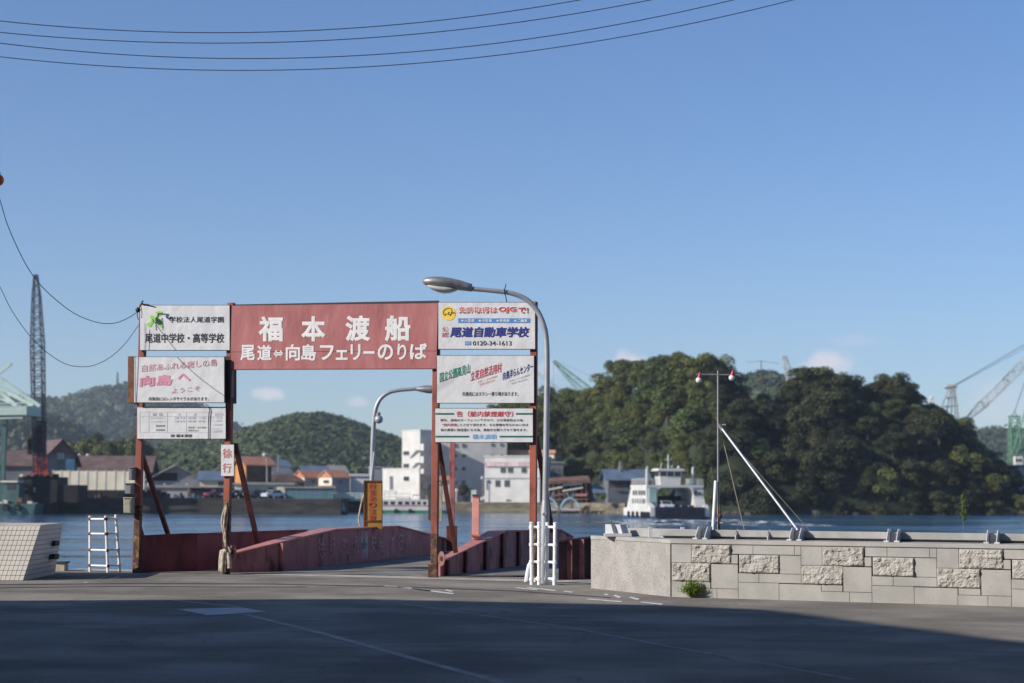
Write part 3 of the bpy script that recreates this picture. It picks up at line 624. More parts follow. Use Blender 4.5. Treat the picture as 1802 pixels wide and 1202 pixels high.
# --- welcome box sign
wel = board('welcome_sign', 'white box sign with faded pink island welcome lettering at middle left of the gate', (236, 628.5, 394.5, 708),
    [('自然あふれる癒しの島', (249.6, 642, 382, 655), T_PINKP, dict(off=.014, rise=11)), ('向島', (245.6, 661.5, 303, 681), T_PINKL, dict(off=.045, rise=3, shear=1)), ('へ', (312, 657, 336, 671), T_PINKL, dict(off=.045)),
     ('ようこそ', (302, 684, 352, 692.5), T_PINKP, dict(off=.01, rise=5)), ('向島側にはレンタサイクルがあります。', (261.6, 698.4, 367, 705), T_BLACK, dict(off=.004))], plane=BP + GN * .12)
W0 = BP + GN * .09
for xx, mt in ((229.5, M_RUSTW), (398.5, M_EDGE)):
    m_ = MB(); a, b = onp(xx, 627, BP, GN), onp(xx, 709, BP, GN); m_.slab([b - GD * .05, b + GD * .075, a + GD * .075, a - GD * .05], GN, .32, mt); part('side_plate', m_, wel)
# --- fares
tx = [('旅 客', (268, 726.8, 286.5, 731.5), T_LIL, dict(off=.004)), ('金', (313.5, 727, 318.5, 731.5), T_LIL, {}), ('額', (340, 727, 346, 731.5), T_LIL, {}), ('自転車', (378, 726.8, 393, 731.5), T_LIL, {}),
      ('大人(中学生以上)', (265, 734, 291, 737.6), T_GREY, {}), ('小人(小学生以下)', (265, 740.4, 291, 744), T_GREY, {}), ('軽自動車', (274.5, 747.5, 290.5, 751.3), T_BLACK, {}), ('普通自動車', (274.5, 754.8, 290.5, 758.6), T_BLACK, {}),
      ('二輪 片道', (306, 733.8, 326, 737.2), T_GREY, {}), ('二輪 往復', (306, 739.6, 326, 743), T_GREY, {}), ('定期 一般', (331, 733.8, 362, 737.2), T_GREY, {}), ('定期 学生', (331, 739.6, 362, 743), T_GREY, {}), ('運転者一名の運賃', (331, 750.6, 362.5, 754), T_BLACK, {}), ('車両を含む', (331, 756, 350, 759.4), T_BLACK, {}),
      ('大人 学生', (368, 733.8, 391, 737), T_GREY, {}), ('小人 通学', (368, 738.8, 391, 742), T_GREY, {}), ('一ヶ月定期', (369, 746, 391, 749), T_GREY, {}), ('大人 小人', (368, 752.6, 390, 755.6), T_GREY, {}), ('三ヶ月定期券', (368, 757, 392, 760), T_GREY, {}),
      ('㈱ 福本渡船', (300.5, 764, 338, 769.5), T_BLACK, dict(off=.012))]
tx += [(None, (246, y, 391, y + .35), T_LIL) for y in (725, 732.7, 761)] + [(None, (x, 725, x + .35, 761), T_LIL) for x in (246, 262, 294, 328, 366)]
fare = board('fare_table_sign', 'white fare table with small faded columns, lowest board on the left of the gate', (241.5, 717, 397, 772), tx)
m_ = MB(); m_.tube([onp(x, y, BP + GN * .02, GN) for x, y in ((367.5, 717), (369, 722), (367.5, 735), (366.8, 750), (366.6, 772))], .008, M_WIRE, 5)
solo('hanging_cable', m_, 'thin black cable hanging down over the fare table board', 'cable')
# --- taxi board
board('taxi_sign', 'white board with slanting green, red and navy place names at middle right of the gate', (769, 626, 939.5, 709),
    [('国立公園高見山', (773.5, 656, 827, 673.5), T_GREEN, dict(off=.01, rise=17)), ('立花自然活用村', (828, 654.5, 882.4, 671.5), T_RED, dict(off=.01, rise=17)), ('向島洋らんセンター', (884.5, 655, 938, 669.5), T_NAVY, dict(off=.01, rise=18)),
     ('9:00〜17:00開館', (840, 671, 875, 674.5), T_REDF, dict(rise=11)), ('毎週火曜日定休', (843.5, 675, 871, 679), T_REDF, dict(rise=8)), ('9:00〜17:00開館', (896.5, 669, 932, 672.5), T_GREY, dict(rise=11)), ('毎週火曜日定休', (899.4, 673.5, 927.7, 677), T_GREY, dict(rise=8)),
     ('向島側にはタクシー乗り場があります。', (813.8, 689.3, 912, 697), T_BLACK, dict(off=.003))])
# --- smoking notice
board('smoking_notice', 'white notice with dark green bars, lowest board on the right of the gate', (766, 719, 937.5, 778),
    [(None, r, T_TEAL) for r in ((766.4, 726.8, 799, 729.8), (908, 726.8, 937.4, 729.8), (766.4, 766.8, 825.5, 769.8), (879, 766.8, 937.4, 769.8))] +
    [('告（船内禁煙厳守）', (803.5, 723.4, 903, 733.6), T_RED, dict(off=.016)), ('弊社、渡船はカーフェリーですので、火災事故防止の為、', (775, 737, 922, 741.6), T_BLACK, dict(off=.004)), ('“船内禁煙」', (778, 745, 806, 750), T_RED, dict(off=.008)),
     ('とさせて頂きます。なお禁煙を守られない方は', (809.5, 745.3, 929.4, 750), T_BLACK, dict(off=.004)), ('他の乗客に御迷惑になる為、乗船をお断りさせて頂きます。', (775, 754, 927.7, 759), T_BLACK, dict(off=.004)), ('福本渡船', (831, 764, 874, 772.8), T_SKY, dict(off=.016))])
# --- slow sign, amber step sign
board('slow_sign', 'small white upright plate with two faded red characters on the second gate post', (389, 782.5, 411.5, 837.5),
    [('徐', (391.3, 789, 408.5, 806), T_REDF, dict(off=.012)), ('行', (391.3, 815, 407, 831.5), T_REDF, dict(off=.012))], th=.02, frame=M_RUSTW, fr=.3)

# ================================================================ RAMP PARAPETS
def poly_wall(name, basepx, prof, label, thick, mtf, mtt, off, ribs=(), z0=-.25, ribm=M_RRIB):
    """a steel parapet: its foot follows basepx on the ground, its top follows the photograph's profile"""
    B = [Vector((*p, 0)) for p in basepx]; t = thing(name, B[0], label, 'parapet')
    def locate(px, py):
        for a, b in zip(B[:-1], B[1:]):
            n = Vector(((b - a).y, -(b - a).x, 0)).normalized(); q = onp(px, py, a, n); s = (q - a).dot(b - a) / (b - a).length_squared
            if s <= 1.0 or b is B[-1]: return q
    pts = []
    for i, (px, py) in enumerate(prof):
        q = locate(px, py); pts.append(q)
    allp = list(pts)
    for b in B[1:-1]:                            # corner of the foot: interpolate its height
        for u, v in zip(pts[:-1], pts[1:]):
            if min(u.x, v.x) < b.x < max(u.x, v.x): allp.append(Vector((b.x, b.y, u.z + (v.z - u.z) * (b.x - u.x) / (v.x - u.x))))
    allp.sort(key=lambda p: p.x)
    o = Vector(off).normalized() * thick; mb = MB(); tp = MB()
    O_ = o; wd_ = lambda p: O_ * min(1, .3 + .7 * (p - allp[0]).length / 1.6)
    for u, v in zip(allp[:-1], allp[1:]):
        lo = lambda p: Vector((p.x, p.y, z0))
        mb.quad(lo(u), lo(v), v, u, mtf); mb.quad(lo(v) + wd_(v), lo(u) + wd_(u), u + wd_(u), v + wd_(v), mtf)
        zz_ = Vector((0, 0, .03)); e = -Vector(off).normalized() * .03
        tp.hexa([u + e, v + e, v + wd_(v), u + wd_(u), u + e + zz_, v + e + zz_, v + wd_(v) + zz_, u + wd_(u) + zz_], mtt)
    for u in (allp[0], allp[-1]): mb.quad(Vector((u.x, u.y, z0)), u, u + wd_(u), Vector((u.x, u.y, z0)) + wd_(u), mtf)
    part('web', mb, t); part('top_plate', tp, t)
    for px in ribs:
        rb = MB(); q = locate(px, 980); zt = np.interp(q.x, [p.x for p in allp], [p.z for p in allp]); o2 = -Vector(off).normalized()
        d = Vector((-o2.y, o2.x, 0)); rb.hexa([Vector((q.x, q.y, z0)) + a for a in (-d * .045, d * .045, d * .045 + o2 * .06, -d * .045 + o2 * .06)] + [Vector((q.x, q.y, zt)) + a for a in (-d * .045, d * .045, d * .045 + o2 * .06, -d * .045 + o2 * .06)], ribm)
        part('rib', rb, t)
    return t, locate
gx = lambda px, py: gnd(px, py).xy
P1b = [onp(243, 1003, GP - GN * .03, GN).xy, gx(346, 1006)]; P1b.append(P1b[1] + Vector((.273, .962)) * 9)
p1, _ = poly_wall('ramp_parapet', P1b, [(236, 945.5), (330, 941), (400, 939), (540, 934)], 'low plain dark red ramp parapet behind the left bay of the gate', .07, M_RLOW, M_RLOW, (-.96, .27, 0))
b1 = gx(495, 1006.6); P2b = [gx(405, 1009), b1, b1 + Vector((.284, 1)) * 10.1]
p2, loc2 = poly_wall('ramp_parapet', P2b, [(405, 977), (590, 933), (700, 927), (793, 951)], 'long red ramp parapet with faded painted characters rising behind the middle bay', .36, M_RAMP, M_RTOP, (-.96, .27, 0), ribs=(494,), ribm=M_RAMP)
P3b = [gx(781, 1013.5)]; P3b.append(P3b[0] + Vector((.353, 1)) * 7.6)
p3, loc3 = poly_wall('ramp_parapet', P3b, [(775, 990), (888, 936), (985, 933), (1008, 946)], 'ribbed red ramp parapet rising from the third gate post behind the right bay', .34, M_RAMP, M_RTOP, (-.94, .33, 0), ribs=(785, 817, 852, 882, 910, 936, 960))
P4b = [at(983, 1019, 30.35).xy, at(1120, 1019, 31.6).xy]
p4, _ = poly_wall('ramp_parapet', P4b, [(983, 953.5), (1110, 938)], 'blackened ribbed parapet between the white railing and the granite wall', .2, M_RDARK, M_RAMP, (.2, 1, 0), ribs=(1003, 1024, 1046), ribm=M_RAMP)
# faded painted characters on the long parapet
T_PALE2 = mat('worn pale panel', (.40, .30, .33), .6, .2, 6); layer(T_PALE2, (.28, .10, .10), 8, .5, .65)
cr = MB(); n2 = Vector((1, -.284, 0)).normalized(); pl2 = Vector((*b1, 0))
for c_, x0, x1, y0, y1 in (('徐', 560, 572, 946, 982), ('行', 580, 590, 943, 980), ('交', 602, 614, 945, 976), ('通', 621, 632, 943, 975), ('安', 652, 662, 941, 972), ('全', 667, 676, 940, 972), ('運', 686, 695, 940, 970), ('転', 700, 709, 937, 972)):
    lt = MB(); letters(lt, c_, (x0, y0, x1, y1), T_PALE, pl2, n2, off=.02, lift=.006); part('lettering', lt, p2)
lt = MB(); pquad(lt, (635.5, 935, 647.5, 982), T_PALE2, pl2, n2, .004); part('safety_panel', lt, p2)
pquad(cr, (637, 955.5, 646, 960), T_TEAL, pl2, n2, .008); pquad(cr, (640, 949, 643, 966), T_TEAL, pl2, n2, .0085); part('safety_cross', cr, p2)
# hinge discs beside posts
for par, (px, py, yy) in ((p2, (409, 971, 31.7)), (p3, (776.5, 983, 30.15))):
    c = at(px, py, yy); m_ = MB(); a = Vector((.5, -.86, 0))
    k2 = 18; vs_ = [c + (GD * math.cos(2 * math.pi * j / k2) * .06 + Vector((0, 0, 1)) * math.sin(2 * math.pi * j / k2) * .13) for j in range(k2)]
    m_.slab(vs_, -GN * -1, .05, M_RAMP); m_.slab([c + GN * .01 + (GD * math.cos(2 * math.pi * j / k2) * .02 + Vector((0, 0, 1)) * math.sin(2 * math.pi * j / k2) * .045) for j in range(k2)], GN, .01, M_EDGE)
    part('hinge_lug', m_, par)
# deck of the ramp
dk = MB(); dz = .012
f0 = Vector((*gx(180, 1001), dz)); f0 = Vector((P1b[0].x, P1b[0].y + .05, dz)); f1 = Vector((P4b[1].x + .3, P4b[1].y, dz)); 
dk.add([f0, Vector((*P3b[0], dz)) , f1, Vector((f1.x + 2.6, 42.5, .06)), Vector((f0.x + 2.9, 42.5, .06))], [(0, 1, 2, 3, 4)], M_DECK)
dk.add([f0 - Vector((0, 0, .5)), Vector((f0.x + 2.9, 42.5, -.5)), Vector((f0.x + 2.9, 42.5, .06)), f0], [(0, 1, 2, 3)], M_RDARK)
struct('ramp_deck', dk)
# lone posts standing on the ramp
c = loc3(852, 944); tp_ = at(851.5, 870, c.y); m_ = MB(); m_.beam(c + Vector((-.17, .05, -.05)), Vector((c.x - .17, c.y + .05, tp_.z)), .135, .11, M_PINK)
m_.beam(c + Vector((-.17, .05, .0)), Vector((c.x - .17, c.y + .05, .04 + c.z)), .2, .2, M_RTOP); solo('marker_post', m_, 'pale pink flat post standing on the ribbed parapet', 'post', bevel=.006)
m_ = MB(); b = at(795, 955, 42.4); b.z = .1; zt = at(790, 772, 42.4).z
m_.beam(b, (b.x, b.y, zt), .135, .135, M_RAMP); m_.beam(b, (b.x, b.y, .72), .26, .26, M_RRIB); solo('ramp_column', m_, 'faded pink column on the ramp seen just right of the third gate post', 'column', bevel=.008)
m_ = MB(); a = at(774, 885, 42.1)
for y0, y1, x0, x1 in ((852, 918, 753.5, 778),): m_.slab([at(x0, y1, 33.5), at(x1, y1, 33.5), at(x1, y0, 33.5), at(x0, y0, 33.5)], (0, -1, 0), .12, M_CREAM)
solo('control_box', m_, 'tall pale cabinet fixed behind the third gate post', 'cabinet', bevel=.01)
# amber step sign on the long parapet
YS = loc2(655, 929).y + .15; YP, YN = at(656, 900, YS), Vector((0.1, -1, 0)).normalized()
q = [onp(x, y, YP, YN) for x, y in ((641, 931), (672, 931), (672, 847), (641, 847))]
t = thing('step_warning_sign', (q[0] + q[1]) / 2, 'tall amber board with a column of red characters standing above the ramp parapet', 'sign')
m_ = MB(); m_.slab(q, YN, .05, M_YSIGN); part('panel', m_, t)
m_ = MB()
for (a, b) in (((640.6, 931), (640.6, 846.6)), ((672.4, 931), (672.4, 846.6)), ((640.6, 846.6), (672.4, 846.6)), ((641, 916.5), (672, 916.5))): m_.beam(onp(*a, YP + YN * .01, YN), onp(*b, YP + YN * .01, YN), .022, .03, M_RUSTW)
part('frame', m_, t)
for k_, c_ in enumerate('段差あり注意'): m_ = MB(); letters(m_, c_, (648.6, 849.6 + k_ * 11.2, 661, 859.4 + k_ * 11.2), T_RED, YP, YN, off=.01, lift=.012); part('lettering', m_, t)
m_ = MB(); m_.tube([at(x, y, YS + .3) for x, y in ((641, 868), (636, 885), (632, 905), (631, 918), (635, 928))], .018, M_ROPE, 6)
solo('mooring_rope', m_, 'pale rope hanging in a curve beside the amber board', 'rope', smooth=60)
# meters on the first post, rope on the second
def pbox(mb, x0, y0, x1, y1, Y, th, mt): mb.slab([at(x0, y1, Y), at(x1, y1, Y), at(x1, y0, Y), at(x0, y0, Y)], GN, th, mt)
for (r, mt, nm, lb) in (((226, 823, 233.5, 845), M_BOXG, 'meter_box', 'upper grey electricity box on the left gate post'), ((219.5, 851, 231.5, 869), M_BOXG, 'meter_box', 'lower grey electricity box on the left gate post'), ((217, 876, 231.5, 903), M_CREAM, 'junction_box', 'rusty cream box lowest on the left gate post')):
    t = thing(nm, at((r[0] + r[2]) / 2, r[3], 32.0), lb, 'box'); m_ = MB(); pbox(m_, *r, 32.0, .16, mt); part('casing', m_, t, bevel=.012)
    m_ = MB(); pbox(m_, r[0] - .8, r[1] - 1, r[2] + .8, r[1] + .6, 31.98, .2, M_CREAM if mt is M_CREAM else M_GALVD); part('lid', m_, t)
    m_ = MB(); pbox(m_, r[2] - 4, r[1] + 4, r[2] - 1.5, r[3] - 3, 31.985, .01, M_GALVD); part('door_strip', m_, t)
m_ = MB(); pb = postpos[1]; 
def rp(px, py, d=.10): return onp(px, py, GP + GN * d, GN)
for j, pts in enumerate(([(398, 890), (392, 905), (390, 920), (394, 940), (396, 955)], [(400, 888), (396, 905), (394, 925), (398, 945), (397, 960)], [(397, 967), (391, 970), (389, 985), (388.5, 1004)], [(397, 967), (393, 975), (392, 990), (391, 1006)], [(398, 967), (402, 975), (404, 988), (404, 1000)], [(396, 960), (403, 964), (406, 972)], [(400, 885), (401, 910), (398, 935), (399, 965), (397, 1007)])):
    m_.tube([rp(x, y, .10 + .012 * j) for x, y in pts], [.02] * len(pts) if j < 2 or j > 4 else [.025] + [.045] * (len(pts) - 1), M_ROPE if j != 6 else M_POSTR, 7)
solo('tied_rope', m_, 'frayed pale rope and rags tied round the second gate post', 'rope', smooth=60)

# ================================================================ GRANITE WALL
c0 = gnd(1040, 1035); c1 = gnd(1179.5, 1050.2); c2 = gnd(1802, 1068); c0.z = c1.z = c2.z = 0
wd = (c2 - c1).normalized(); cEnd = c1 + wd * 12; WT = .845
wall = thing('granite_wall', (c1 + cEnd) / 2, 'grey granite wall with plain slabs and rough split stones along the quay', 'wall')
back = Vector((-wd.y, wd.x, 0)); ib = back * .95
m_ = MB(); foot = [c0, c1, cEnd, cEnd + ib, c1 + ib + (c1 - c0).normalized() * 0 + wd * .35, c0 + back * .25 + wd * .55]
e1 = Vector((0, 0, WT - .06)); inset = back * .02
core = [c0 + Vector((.02, .02, 0)), c1 + back * .03 + wd * .02, cEnd + back * .03, foot[3], foot[4], foot[5]]
m_.add([p - Vector((0, 0, .1)) for p in core] + [p + e1 for p in core], [(0, 1, 7, 6), (1, 2, 8, 7), (2, 3, 9, 8), (3, 4, 10, 9), (4, 5, 11, 10), (5, 0, 6, 11), (6, 7, 8, 9, 10, 11)], M_MORT)
part('core', m_, wall)
# hammered end panel
m_ = MB(); n01 = Vector(((c1 - c0).y, -(c1 - c0).x, 0)).normalized()
m_.slab([c0, c1, c1 + Vector((0, 0, WT - .062)), c0 + Vector((0, 0, WT - .062))], n01, .05, M_HAMMER)
part('end_panel', m_, wall)
# coping
m_ = MB(); co = [c0 - Vector((.01, .0, 0)), c1 + n01 * .004, cEnd - back * .006, foot[3], foot[4], foot[5]]
m_.add([p + Vector((0, 0, WT - .06)) for p in co] + [p + Vector((0, 0, WT)) for p in co], [(5, 4, 3, 2, 1, 0), (0, 1, 7, 6), (1, 2, 8, 7), (2, 3, 9, 8), (3, 4, 10, 9), (4, 5, 11, 10), (5, 0, 6, 11), (6, 7, 8, 9, 10, 11)], M_GRAN)
part('coping', m_, wall, bevel=.008)
wn = Vector((wd.y, -wd.x, 0)); wp = c1
def wu(px): return (onp(px, 1000, wp, wn) - c1).dot(wd)
seam = [1182, 1299, 1410, 1534, 1648.6, 1779]; U = [wu(s) for s in seam]
while len(U) < 11: U.append(U[-1] + (U[-2] - U[-3]))
A = [((0, .302), (0, .35)), ((.9, 1.0), (.18, .35)), ((.598, 1.0), (.36, .82)), ((.288, .588), (.70, .82)), ((.28, .685), (.82, 1.0)), ((.685, 1.0), (.82, 1.0))]
AR = [((.302, .9), (0, .35)), ((0, .595), (.35, .70))]
Bq = [((-.10, .242), (0, .17)), ((.242, .897), (0, .17)), ((.897, 1.0), (0, .17)), ((.665, 1.0), (.175, .52)), ((0, .332), (.52, .69)), ((.332, 1.0), (.52, .69)), ((0, .65), (.69, 1.0)), ((.65, 1.31), (.70, 1.0))]
BR = [((.015, .665), (.175, .52))]
fac = MB(); H0 = WT - .066
def wpt(u, v, d=0): return c1 + wd * u + Vector((0, 0, H0 * (1 - v))) + wn * d
def slabrect(mb, u0, u1, v0, v1, mt, gap=.0035, d=.012):
    g2 = gap; mb.slab([wpt(u0 + g2, v1 - g2 / H0, d), wpt(u1 - g2, v1 - g2 / H0, d), wpt(u1 - g2, v0 + g2 / H0, d), wpt(u0 + g2, v0 + g2 / H0, d)], wn, .045, mt)
rough = []
for k_ in range(len(U) - 1):
    u0, wdt = U[k_], U[k_ + 1] - U[k_]
    for lst, tgt in ((A, 0), (AR, 1)) if k_ % 2 == 0 else ((Bq, 0), (BR, 1)):
        for (a, b), (v0, v1) in lst:
            if k_ == 0 and a < 0: a = 0
            ua, ub = u0 + a * wdt, u0 + b * wdt
            if tgt == 0:
                slabrect(fac, ua, ub, v0, v1 + (.1 if v1 >= .99 else 0), M_GRAN)
            else: rough.append((ua, ub, v0, v1))
    if k_ == 0: slabrect(fac, u0, u0 + .28 * wdt, .70, 1.1, M_GRAN)
part('facing', fac, wall)
for i, (ua, ub, v0, v1) in enumerate(rough):
    m_ = MB(); nu, nv = 34, 20; vs_ = []
    for j in range(nv + 1):
        for k_ in range(nu + 1):
            a, b = k_ / nu, j / nv; e = min(a, 1 - a) * (ub - ua), min(b, 1 - b) * (v1 - v0) * H0; ed = min(1, min(e) / .016)
            p3_ = Vector((ua + (ub - ua) * a, (v0 + (v1 - v0) * b) * H0, i * 3.1))
            f = noise.hetero_terrain(p3_ * 6, .6, 2.1, 5, .6) * .013 + noise.cell(p3_ * Vector((9, 15, 1))) * .010 + noise.fractal(p3_ * 16, .7, 2, 5) * .014
            vs_.append(wpt(ua + .004 + (ub - ua - .008) * a, v0 + .004 + (v1 - v0 - .008) * b, .010 + ed * (.008 + f)))
    m_.add(vs_, [(j * (nu + 1) + k_ + nu + 1, j * (nu + 1) + k_ + nu + 2, j * (nu + 1) + k_ + 1, j * (nu + 1) + k_) for j in range(nv) for k_ in range(nu)], M_ROUGH)
    part('rough_stone', m_, wall)
# steel rail with brackets behind the coping
ro = back * .72; r0 = c1 + wd * -.05 + ro - wd * .35; r1 = cEnd + ro
rail = thing('flood_rail', (r0 + r1) / 2 + Vector((0, 0, WT)), 'low grey steel rail with upright bracket pairs along the top of the granite wall', 'rail')
m_ = MB(); m_.hexa([r0 + Vector((0, 0, WT + .035)), r1 + Vector((0, 0, WT + .035)), r1 + back * .1 + Vector((0, 0, WT + .035)), r0 + back * .1 + Vector((0, 0, WT + .035)), r0 + Vector((0, 0, WT + .135)), r1 + Vector((0, 0, WT + .135)), r1 + back * .1 + Vector((0, 0, WT + .135)), r0 + back * .1 + Vector((0, 0, WT + .135))], M_RAIL)
m_.hexa([r0 + back * .12 + Vector((0, 0, WT)), r1 + back * .12 + Vector((0, 0, WT)), r1 + back * .2 + Vector((0, 0, WT)), r0 + back * .2 + Vector((0, 0, WT)), r0 + back * .12 + Vector((0, 0, WT + .06)), r1 + back * .12 + Vector((0, 0, WT + .06)), r1 + back * .2 + Vector((0, 0, WT + .06)), r0 + back * .2 + Vector((0, 0, WT + .06))], M_CONC)
part('beam', m_, rail, bevel=.006)
rp0 = c1 + ro
def ru(px): return (onp(px, 944, rp0 - back * .3, wn) - c1).dot(wd)
def upright(mb, u, th, zt, y0=.40, y1=.80):
    p = c1 + wd * u; a = [p + back * y0, p + back * y1, p + back * y1 + wd * th, p + back * y0 + wd * th]
    z = Vector((0, 0, WT)); zh = Vector((0, 0, WT + zt)); zl = Vector((0, 0, WT + .05))
    mb.add([a[0] + z, a[1] + z, a[1] + zh, a[0] + back * .16 + zh, a[0] + zl] + [q + wd * th for q in (a[0] + z, a[1] + z, a[1] + zh, a[0] + back * .16 + zh, a[0] + zl)],
           [(0, 1, 2, 3, 4), (9, 8, 7, 6, 5), (0, 5, 6, 1), (1, 6, 7, 2), (2, 7, 8, 3), (3, 8, 9, 4), (4, 9, 5, 0)], M_BRKT)
for pa, pb_ in ((1224, 1240), (1389, 1405.5), (1559.5, 1577), (1735, 1753), (1905, 1925)):
    m_ = MB(); ua, ub = ru(pa), ru(pb_); upright(m_, ua, .012, .185); upright(m_, ub, .012, .185)
    p = c1 + back * .70; m_.hexa([p + wd * (ua + .02) + Vector((0, 0, WT)), p + wd * (ub - .01) + Vector((0, 0, WT)), p + back * .012 + wd * (ub - .01) + Vector((0, 0, WT)), p + back * .012 + wd * (ua + .02) + Vector((0, 0, WT)),
            p + wd * (ua + .02) + Vector((0, 0, WT + .13)), p + wd * (ub - .01) + Vector((0, 0, WT + .13)), p + back * .012 + wd * (ub - .01) + Vector((0, 0, WT + .13)), p + back * .012 + wd * (ua + .02) + Vector((0, 0, WT + .13))], M_BRKT)
    for uu in (ua - .03, ub - .02): 
        p = c1 + back * .36 + wd * uu; m_.hexa([p + Vector((0, 0, WT)), p + wd * .07 + Vector((0, 0, WT)), p + wd * .07 + back * .1 + Vector((0, 0, WT)), p + back * .1 + Vector((0, 0, WT)), p + Vector((0, 0, WT + .022)), p + wd * .07 + Vector((0, 0, WT + .022)), p + wd * .07 + back * .1 + Vector((0, 0, WT + .022)), p + back * .1 + Vector((0, 0, WT + .022))], M_BRKT)
    part('bracket', m_, rail)
for pg in (1287, 1344):
    m_ = MB(); upright(m_, ru(pg), .014, .15, .62, .74); part('gusset', m_, rail)
# the near end of the rail, over the hammered panel, is a frame of its own
ed = (c0 - c1).normalized(); eb = Vector((-ed.y, ed.x, 0)); eb = eb if eb.dot(Vector((1, 1, 0))) > 0 else -eb
a, b = at(1092, 945, 27.6), at(1222, 945, 26.6); dd = Vector((b.x - a.x, b.y - a.y, 0)).normalized(); nb = Vector((-dd.y, dd.x, 0))
t = thing('flood_rail', Vector((a.x, a.y, WT)), 'left end of the grey rail with a double bracket over the hammered end panel', 'rail')
m_ = MB(); a.z = b.z = WT + .045; m_.beam(a, b, .1, .17, M_RAIL); part('beam', m_, t, bevel=.005)
for px in (1065, 1080.5):
    m_ = MB(); p = at(px, 945, 27.2); p.z = WT
    m_.add([p + q for q in (Vector((0, 0, 0)), dd * .19, dd * .12 + Vector((0, 0, .19)), Vector((0, 0, .19)))] + [p + nb * .16 + q for q in (Vector((0, 0, 0)), dd * .19, dd * .12 + Vector((0, 0, .19)), Vector((0, 0, .19)))],
           [(0, 1, 2, 3), (7, 6, 5, 4), (0, 4, 5, 1), (1, 5, 6, 2), (2, 6, 7, 3), (3, 7, 4, 0)], M_BRKT); part('bracket', m_, t)
for px in (1141, 1198):
    m_ = MB(); p = at(px, 945, 26.75); m_.box((p.x, p.y - .1, WT), (p.x + .05, p.y + .05, WT + .16), M_BRKT); part('gusset', m_, t)
m_ = MB(); p = at(1075, 950, 27.0); m_.box((p.x - .1, p.y, WT), (p.x + .33, p.y + .25, WT + .05), M_BRKT); part('foot_plate', m_, t, bevel=.005)
m_ = MB(); p = at(1104, 935, 27.8); m_.tube([p - Vector((0, 0, .12)), p + Vector((0, 0, .04))], .02, M_BRKT); m_.ball(p + Vector((0, 0, .06)), .035, M_BRKT); m_.beam(p + Vector((-.08, 0, .05)), p + Vector((.08, 0, .05)), .02, .02, M_BRKT)
solo('rail_clamp', m_, 'small bright metal clamp standing up behind the left end of the rail', 'clamp', smooth=50)
# ================================================================ NEAR STREET FURNITURE
# tiled block at the left
tb = thing('tiled_wall', (-10, 29.6, 0), 'low cream wall clad in square tiles at the left edge, its end in shade', 'wall')
F0 = Vector((-8.27, 29.2, 0)); FT = at(72, 925, 29.5); tiltv = FT - F0; HT = FT.z; back_y = 2.2; hb = Vector((tiltv.x, tiltv.y, 0))
lf = Vector((-1, .03, 0)); E0 = F0 + Vector((-.06, back_y, 0)); ET = Vector((at(105, 927, 31.2).x, 31.4, HT)); L_ = 4.5
m_ = MB(); m_.hexa([F0 + lf * L_, F0, E0, E0 + lf * L_, FT + lf * L_ - Vector((0, 0, .02)), FT - Vector((0, 0, .02)), ET - Vector((0, 0, .02)), ET + lf * L_ - Vector((0, 0, .02))], M_GROUT); part('core', m_, tb)
nf = Vector((0, -1, .18)).normalized(); m_ = MB(); rows = 11
for j in range(rows):
    for i in range(46):
        t0, t1 = j / rows, (j + 1) / rows; g_ = .004
        def fp(u, t): return F0 + tiltv * t + lf * u
        u0 = i * .078; a = fp(u0 + .078 - g_, t0 + g_); b = fp(u0 + g_, t0 + g_); c = fp(u0 + g_, t1 - g_); d = fp(u0 + .078 - g_, t1 - g_)
        m_.slab([p + nf * .01 for p in (a, b, c, d)], nf, .02, M_TILE)
part('tile_facing', m_, tb)
m_ = MB(); ne = (E0 - F0).cross(Vector((0, 0, 1))).normalized()
for j in range(rows):
    for i in range(24):
        def ep(s, t): return (F0 * (1 - s) + E0 * s) * (1 - t) + (FT * (1 - s) + ET * s) * t
        s0, s1, t0, t1 = i / 24 + .002, (i + 1) / 24 - .002, j / rows + .004, (j + 1) / rows - .004
        m_.slab([p + ne * .008 for p in (ep(s0, t0), ep(s1, t0), ep(s1, t1), ep(s0, t1))], ne, .02, M_TILE)
part('tile_facing', m_, tb)
m_ = MB(); m_.hexa([p + Vector((0, -.015 if q < 2 else 0, 0)) for q, p in enumerate((FT + lf * L_ - Vector((0, 0, .018)), FT - Vector((0, 0, .018)), ET - Vector((0, 0, .018)), ET + lf * L_ - Vector((0, 0, .018))))] + [FT + lf * L_ + Vector((0, -.015, .012)), FT + Vector((.0, -.015, .012)), ET + Vector((0, 0, .012)), ET + lf * L_ + Vector((0, 0, .012))], M_CONC); part('coping', m_, tb)
for (pxs, pys) in (((92, 103), (952, 959)), ((92, 103), (975, 983))):
    m_ = MB(); y_ = 31.0; c = at(sum(pxs) / 2, sum(pys) / 2, y_); c = Vector((ET.x - .05, 30.9, c.z)); m_.box((c.x - .03, c.y - .2, c.z - .045), (c.x + .11, c.y + .1, c.z + .045), M_EDGE); part('hinge', m_, tb)
m_ = MB(); p = at(110, 1001, 33.0); m_.box((p.x - .1, p.y - .1, -.1), (p.x + .06, p.y + .2, .14), M_CREAM); m_.box((p.x - .12, p.y - .12, .14), (p.x + .09, p.y + .2, .17), M_EDGE); solo('bollard', m_, 'small tan stump behind the shaded end of the tiled wall', 'bollard')
